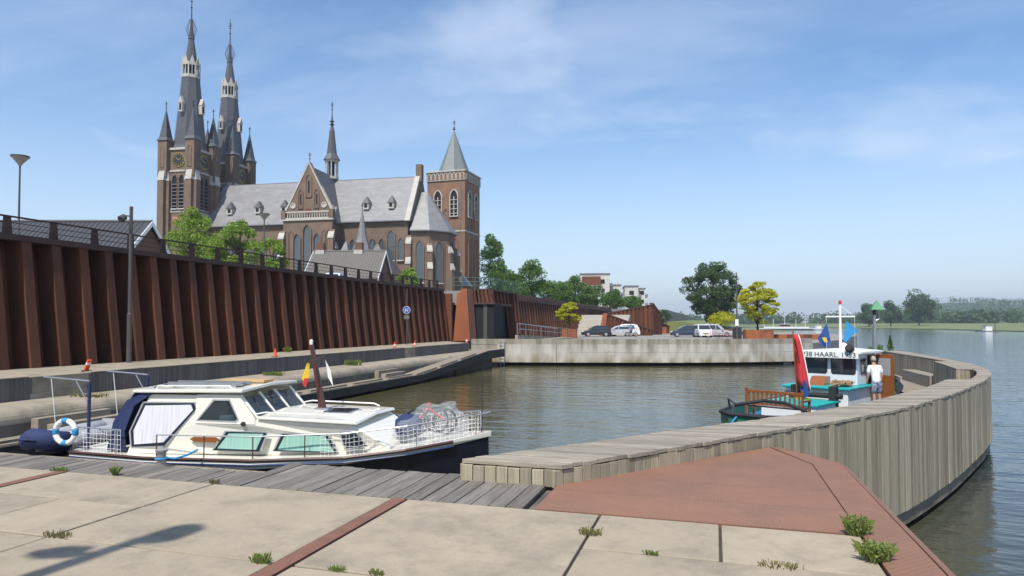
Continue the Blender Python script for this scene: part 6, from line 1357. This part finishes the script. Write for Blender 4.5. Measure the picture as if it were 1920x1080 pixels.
# ferry
fe = thing('river_ferry','low white car ferry with red wheelhouse crossing the river','ferry',(37,400,WZ),R(12))
ob('hull', MB().prism([(-13,0),(-11,-.1),(11,-.1),(13,0),(13.5,.7),(-13.5,.7)],-3.2,3.2,'y'), dark_hull, fe); ob('deck', MB().bx(-15,15,-3.2,3.2,.71,1.0), white, fe); ob('bulwark', MB().bx(-12,12,-3.25,-3.05,1.0,1.9), white, fe)
ob('wheelhouse', MB().bx(-2.4,2.4,-1.2,1.2,1.0,3.2), M('ferry_red',(0.25,0.04,0.03),(0.22,0.035,0.03)), fe); ob('wheelhouse_window', MB().bx(-2.2,2.2,-1.24,-1.21,2.2,2.9), void, fe); ob('wheelhouse_roof', MB().bx(-2.7,2.7,-1.5,1.5,3.2,3.4), white, fe)
for x in (-11,-6,0,6,11): ob('mast', MB().tube([(x,0,1),(x,0,6.0 if x else 7.2)],.1,6), white, fe)
ob('ramp', MB().box((-14.8,0,1.4),(3,5.5,.15),ry=R(18)), steel, fe); ob('ramp', MB().box((14.8,0,1.4),(3,5.5,.15),ry=R(-18)), steel, fe)
sb2 = thing('white_boat','small white boat beside the ferry','boat',(55,408,WZ),R(20)); ob('hull', hull_rings([(-5,1.2,.9,-.3,.8),(0,1.5,.9,-.4,1),(3.5,1,1.1,-.3,.5),(5,.1,1.4,.3,.05)],0), white, sb2); ob('cabin', MB().bx(-1.5,1.5,-.9,.9,.9,2.5), white, sb2); ob('mast', MB().tube([(0,0,2.5),(0,0,5)],.06,5), white, sb2); ob('stripe', MB().bx(-1.52,1.52,-.92,.92,2.2,2.3), red, sb2)
# lamp post behind the viewer, its shadow falls over the slabs
ls = thing('street_lamp','lamp post with two spotlights standing on the near quay','lamp post',(-4.53,-0.98,0))
ob('pole', MB().lathe([(.12,0),(.07,7.85)],10), lamp_grey, ls); ob('spotlight', MB().lathe([(.06,-.2),(.16,0),(.15,.3)],12).xf(Matrix.Translation((.10,0,8.0))), lamp_grey, ls); ob('spotlight', MB().lathe([(.05,-.15),(.12,0),(.11,.2)],12).xf(Matrix.Translation((-.32,.0,7.2)) @ Matrix.Rotation(R(60),4,'Y')), lamp_grey, ls); ob('arm', MB().tube([(0,0,7.25),(-.3,0,7.25)],.04,6), lamp_grey, ls)
# weeds in the joints
def weed(label, loc, n, h, spread, mat=weed_m, near=True):
    t = thing('weed_tuft', label, 'weed', loc); V = MB(); lf = .0035 if near else .02
    for k in range(n):
        a = rnd.uniform(0,2*math.pi); l = h*rnd.uniform(.35,1); r0 = spread*rnd.random()**.7; bx_,by_ = r0*math.cos(a),r0*math.sin(a)*.5; b_ = a+rnd.uniform(-.9,.9)
        dx,dy = math.cos(b_)*l*rnd.uniform(.15,.7),math.sin(b_)*l*rnd.uniform(.15,.7); w_ = lf*rnd.uniform(.6,1.3); sx_,cx_ = w_*math.sin(b_),w_*math.cos(b_)
        V.add([(bx_-sx_,by_+cx_,0),(bx_+sx_,by_-cx_,0),(bx_+dx*.5+sx_,by_+dy*.5-cx_,l*.75),(bx_+dx,by_+dy,l*rnd.uniform(.7,1)),(bx_+dx*.5-sx_,by_+dy*.5+cx_,l*.75)],[(0,1,2,3,4)])
    tag(ob('blades', V, mat, t), kind='stuff')
    if h > .15 and near: ob('leaves', leaf_mesh('leaves',[(rnd.uniform(-1,1)*spread,rnd.uniform(-.7,.7)*spread,h*rnd.uniform(.2,.75),h*.3) for _ in range(14)],42,.011), mat, t)
dry = leafmat('dry_grass',(0.28,0.24,0.10),(0.22,0.20,0.08),6)
for lb_,p,n,h,s_,m_ in (('big leafy weed at the slab corner by the steel edge',(1.02,5.70,0),120,.17,.06,weed_m),('leafy weed along the steel edge below the slab corner',(1.03,5.12,0),130,.16,.08,weed_m),('grass tuft beside the rusty strip at the cross joint',(-2.92,3.92,0),110,.07,.07,weed_m),
    ('small clover patch in the joint past the rusty strip',(-2.36,3.94,0),70,.04,.06,weed_m),('green weed in the joint beside the clover patch',(-2.08,3.95,0),70,.04,.05,weed_m),('tiny green weed in the middle of the pale slabs',(-.43,4.83,0),60,.04,.05,weed_m),('dry grass in the joint near the tread plate',(-.92,5.15,0),90,.06,.09,dry),
    ('dry grass along the last cross joint',(.4,4.83,0),80,.04,.14,dry),('upright grass tuft at the deck edge',(-6.1,5.74,0),90,.10,.04,weed_m),('low weed at the end of the short rusty strip',(-6.85,5.72,0),90,.05,.12,weed_m),('dry tuft where slab joints meet by the deck',(-4.82,5.72,0),60,.05,.06,dry),('dry grass at the shaded slab crossing',(-4.75,3.96,0),90,.05,.12,dry),
    ('grass on the ledge behind the cruiser roof',(-18.5,25.5,-.66),120,.22,.5,weed_m),('grass clump on the ledge past the mast',(-18.9,33.0,-.66),140,.35,.5,weed_m),('weed at the foot of the piling behind the mast',(-23.0,33.0,0),90,.35,.2,weed_m),('moss and grass on the ledge by the davits',(-18.6,16.5,-.66),120,.12,.7,dry)): weed(lb_,p,n,h,s_,m_, p[1] < 8)
# haze over the valley
hz = ob('haze', MB().bx(-1500,3190,-75,5100,-7.5,150), None); hz.data.materials.clear()
hm_ = bpy.data.materials.new('haze_air'); hm_.use_nodes = True; T = hm_.node_tree; T.nodes.clear()
o_ = T.nodes.new('ShaderNodeOutputMaterial'); pv = T.nodes.new('ShaderNodeVolumePrincipled'); pv.inputs['Color'].default_value = (.80,.88,1,1); pv.inputs['Density'].default_value = 0.00026; pv.inputs['Anisotropy'].default_value = 0.2
T.links.new(pv.outputs[0], o_.inputs['Volume']); hz.data.materials.append(hm_); tag(hz, kind='stuff')
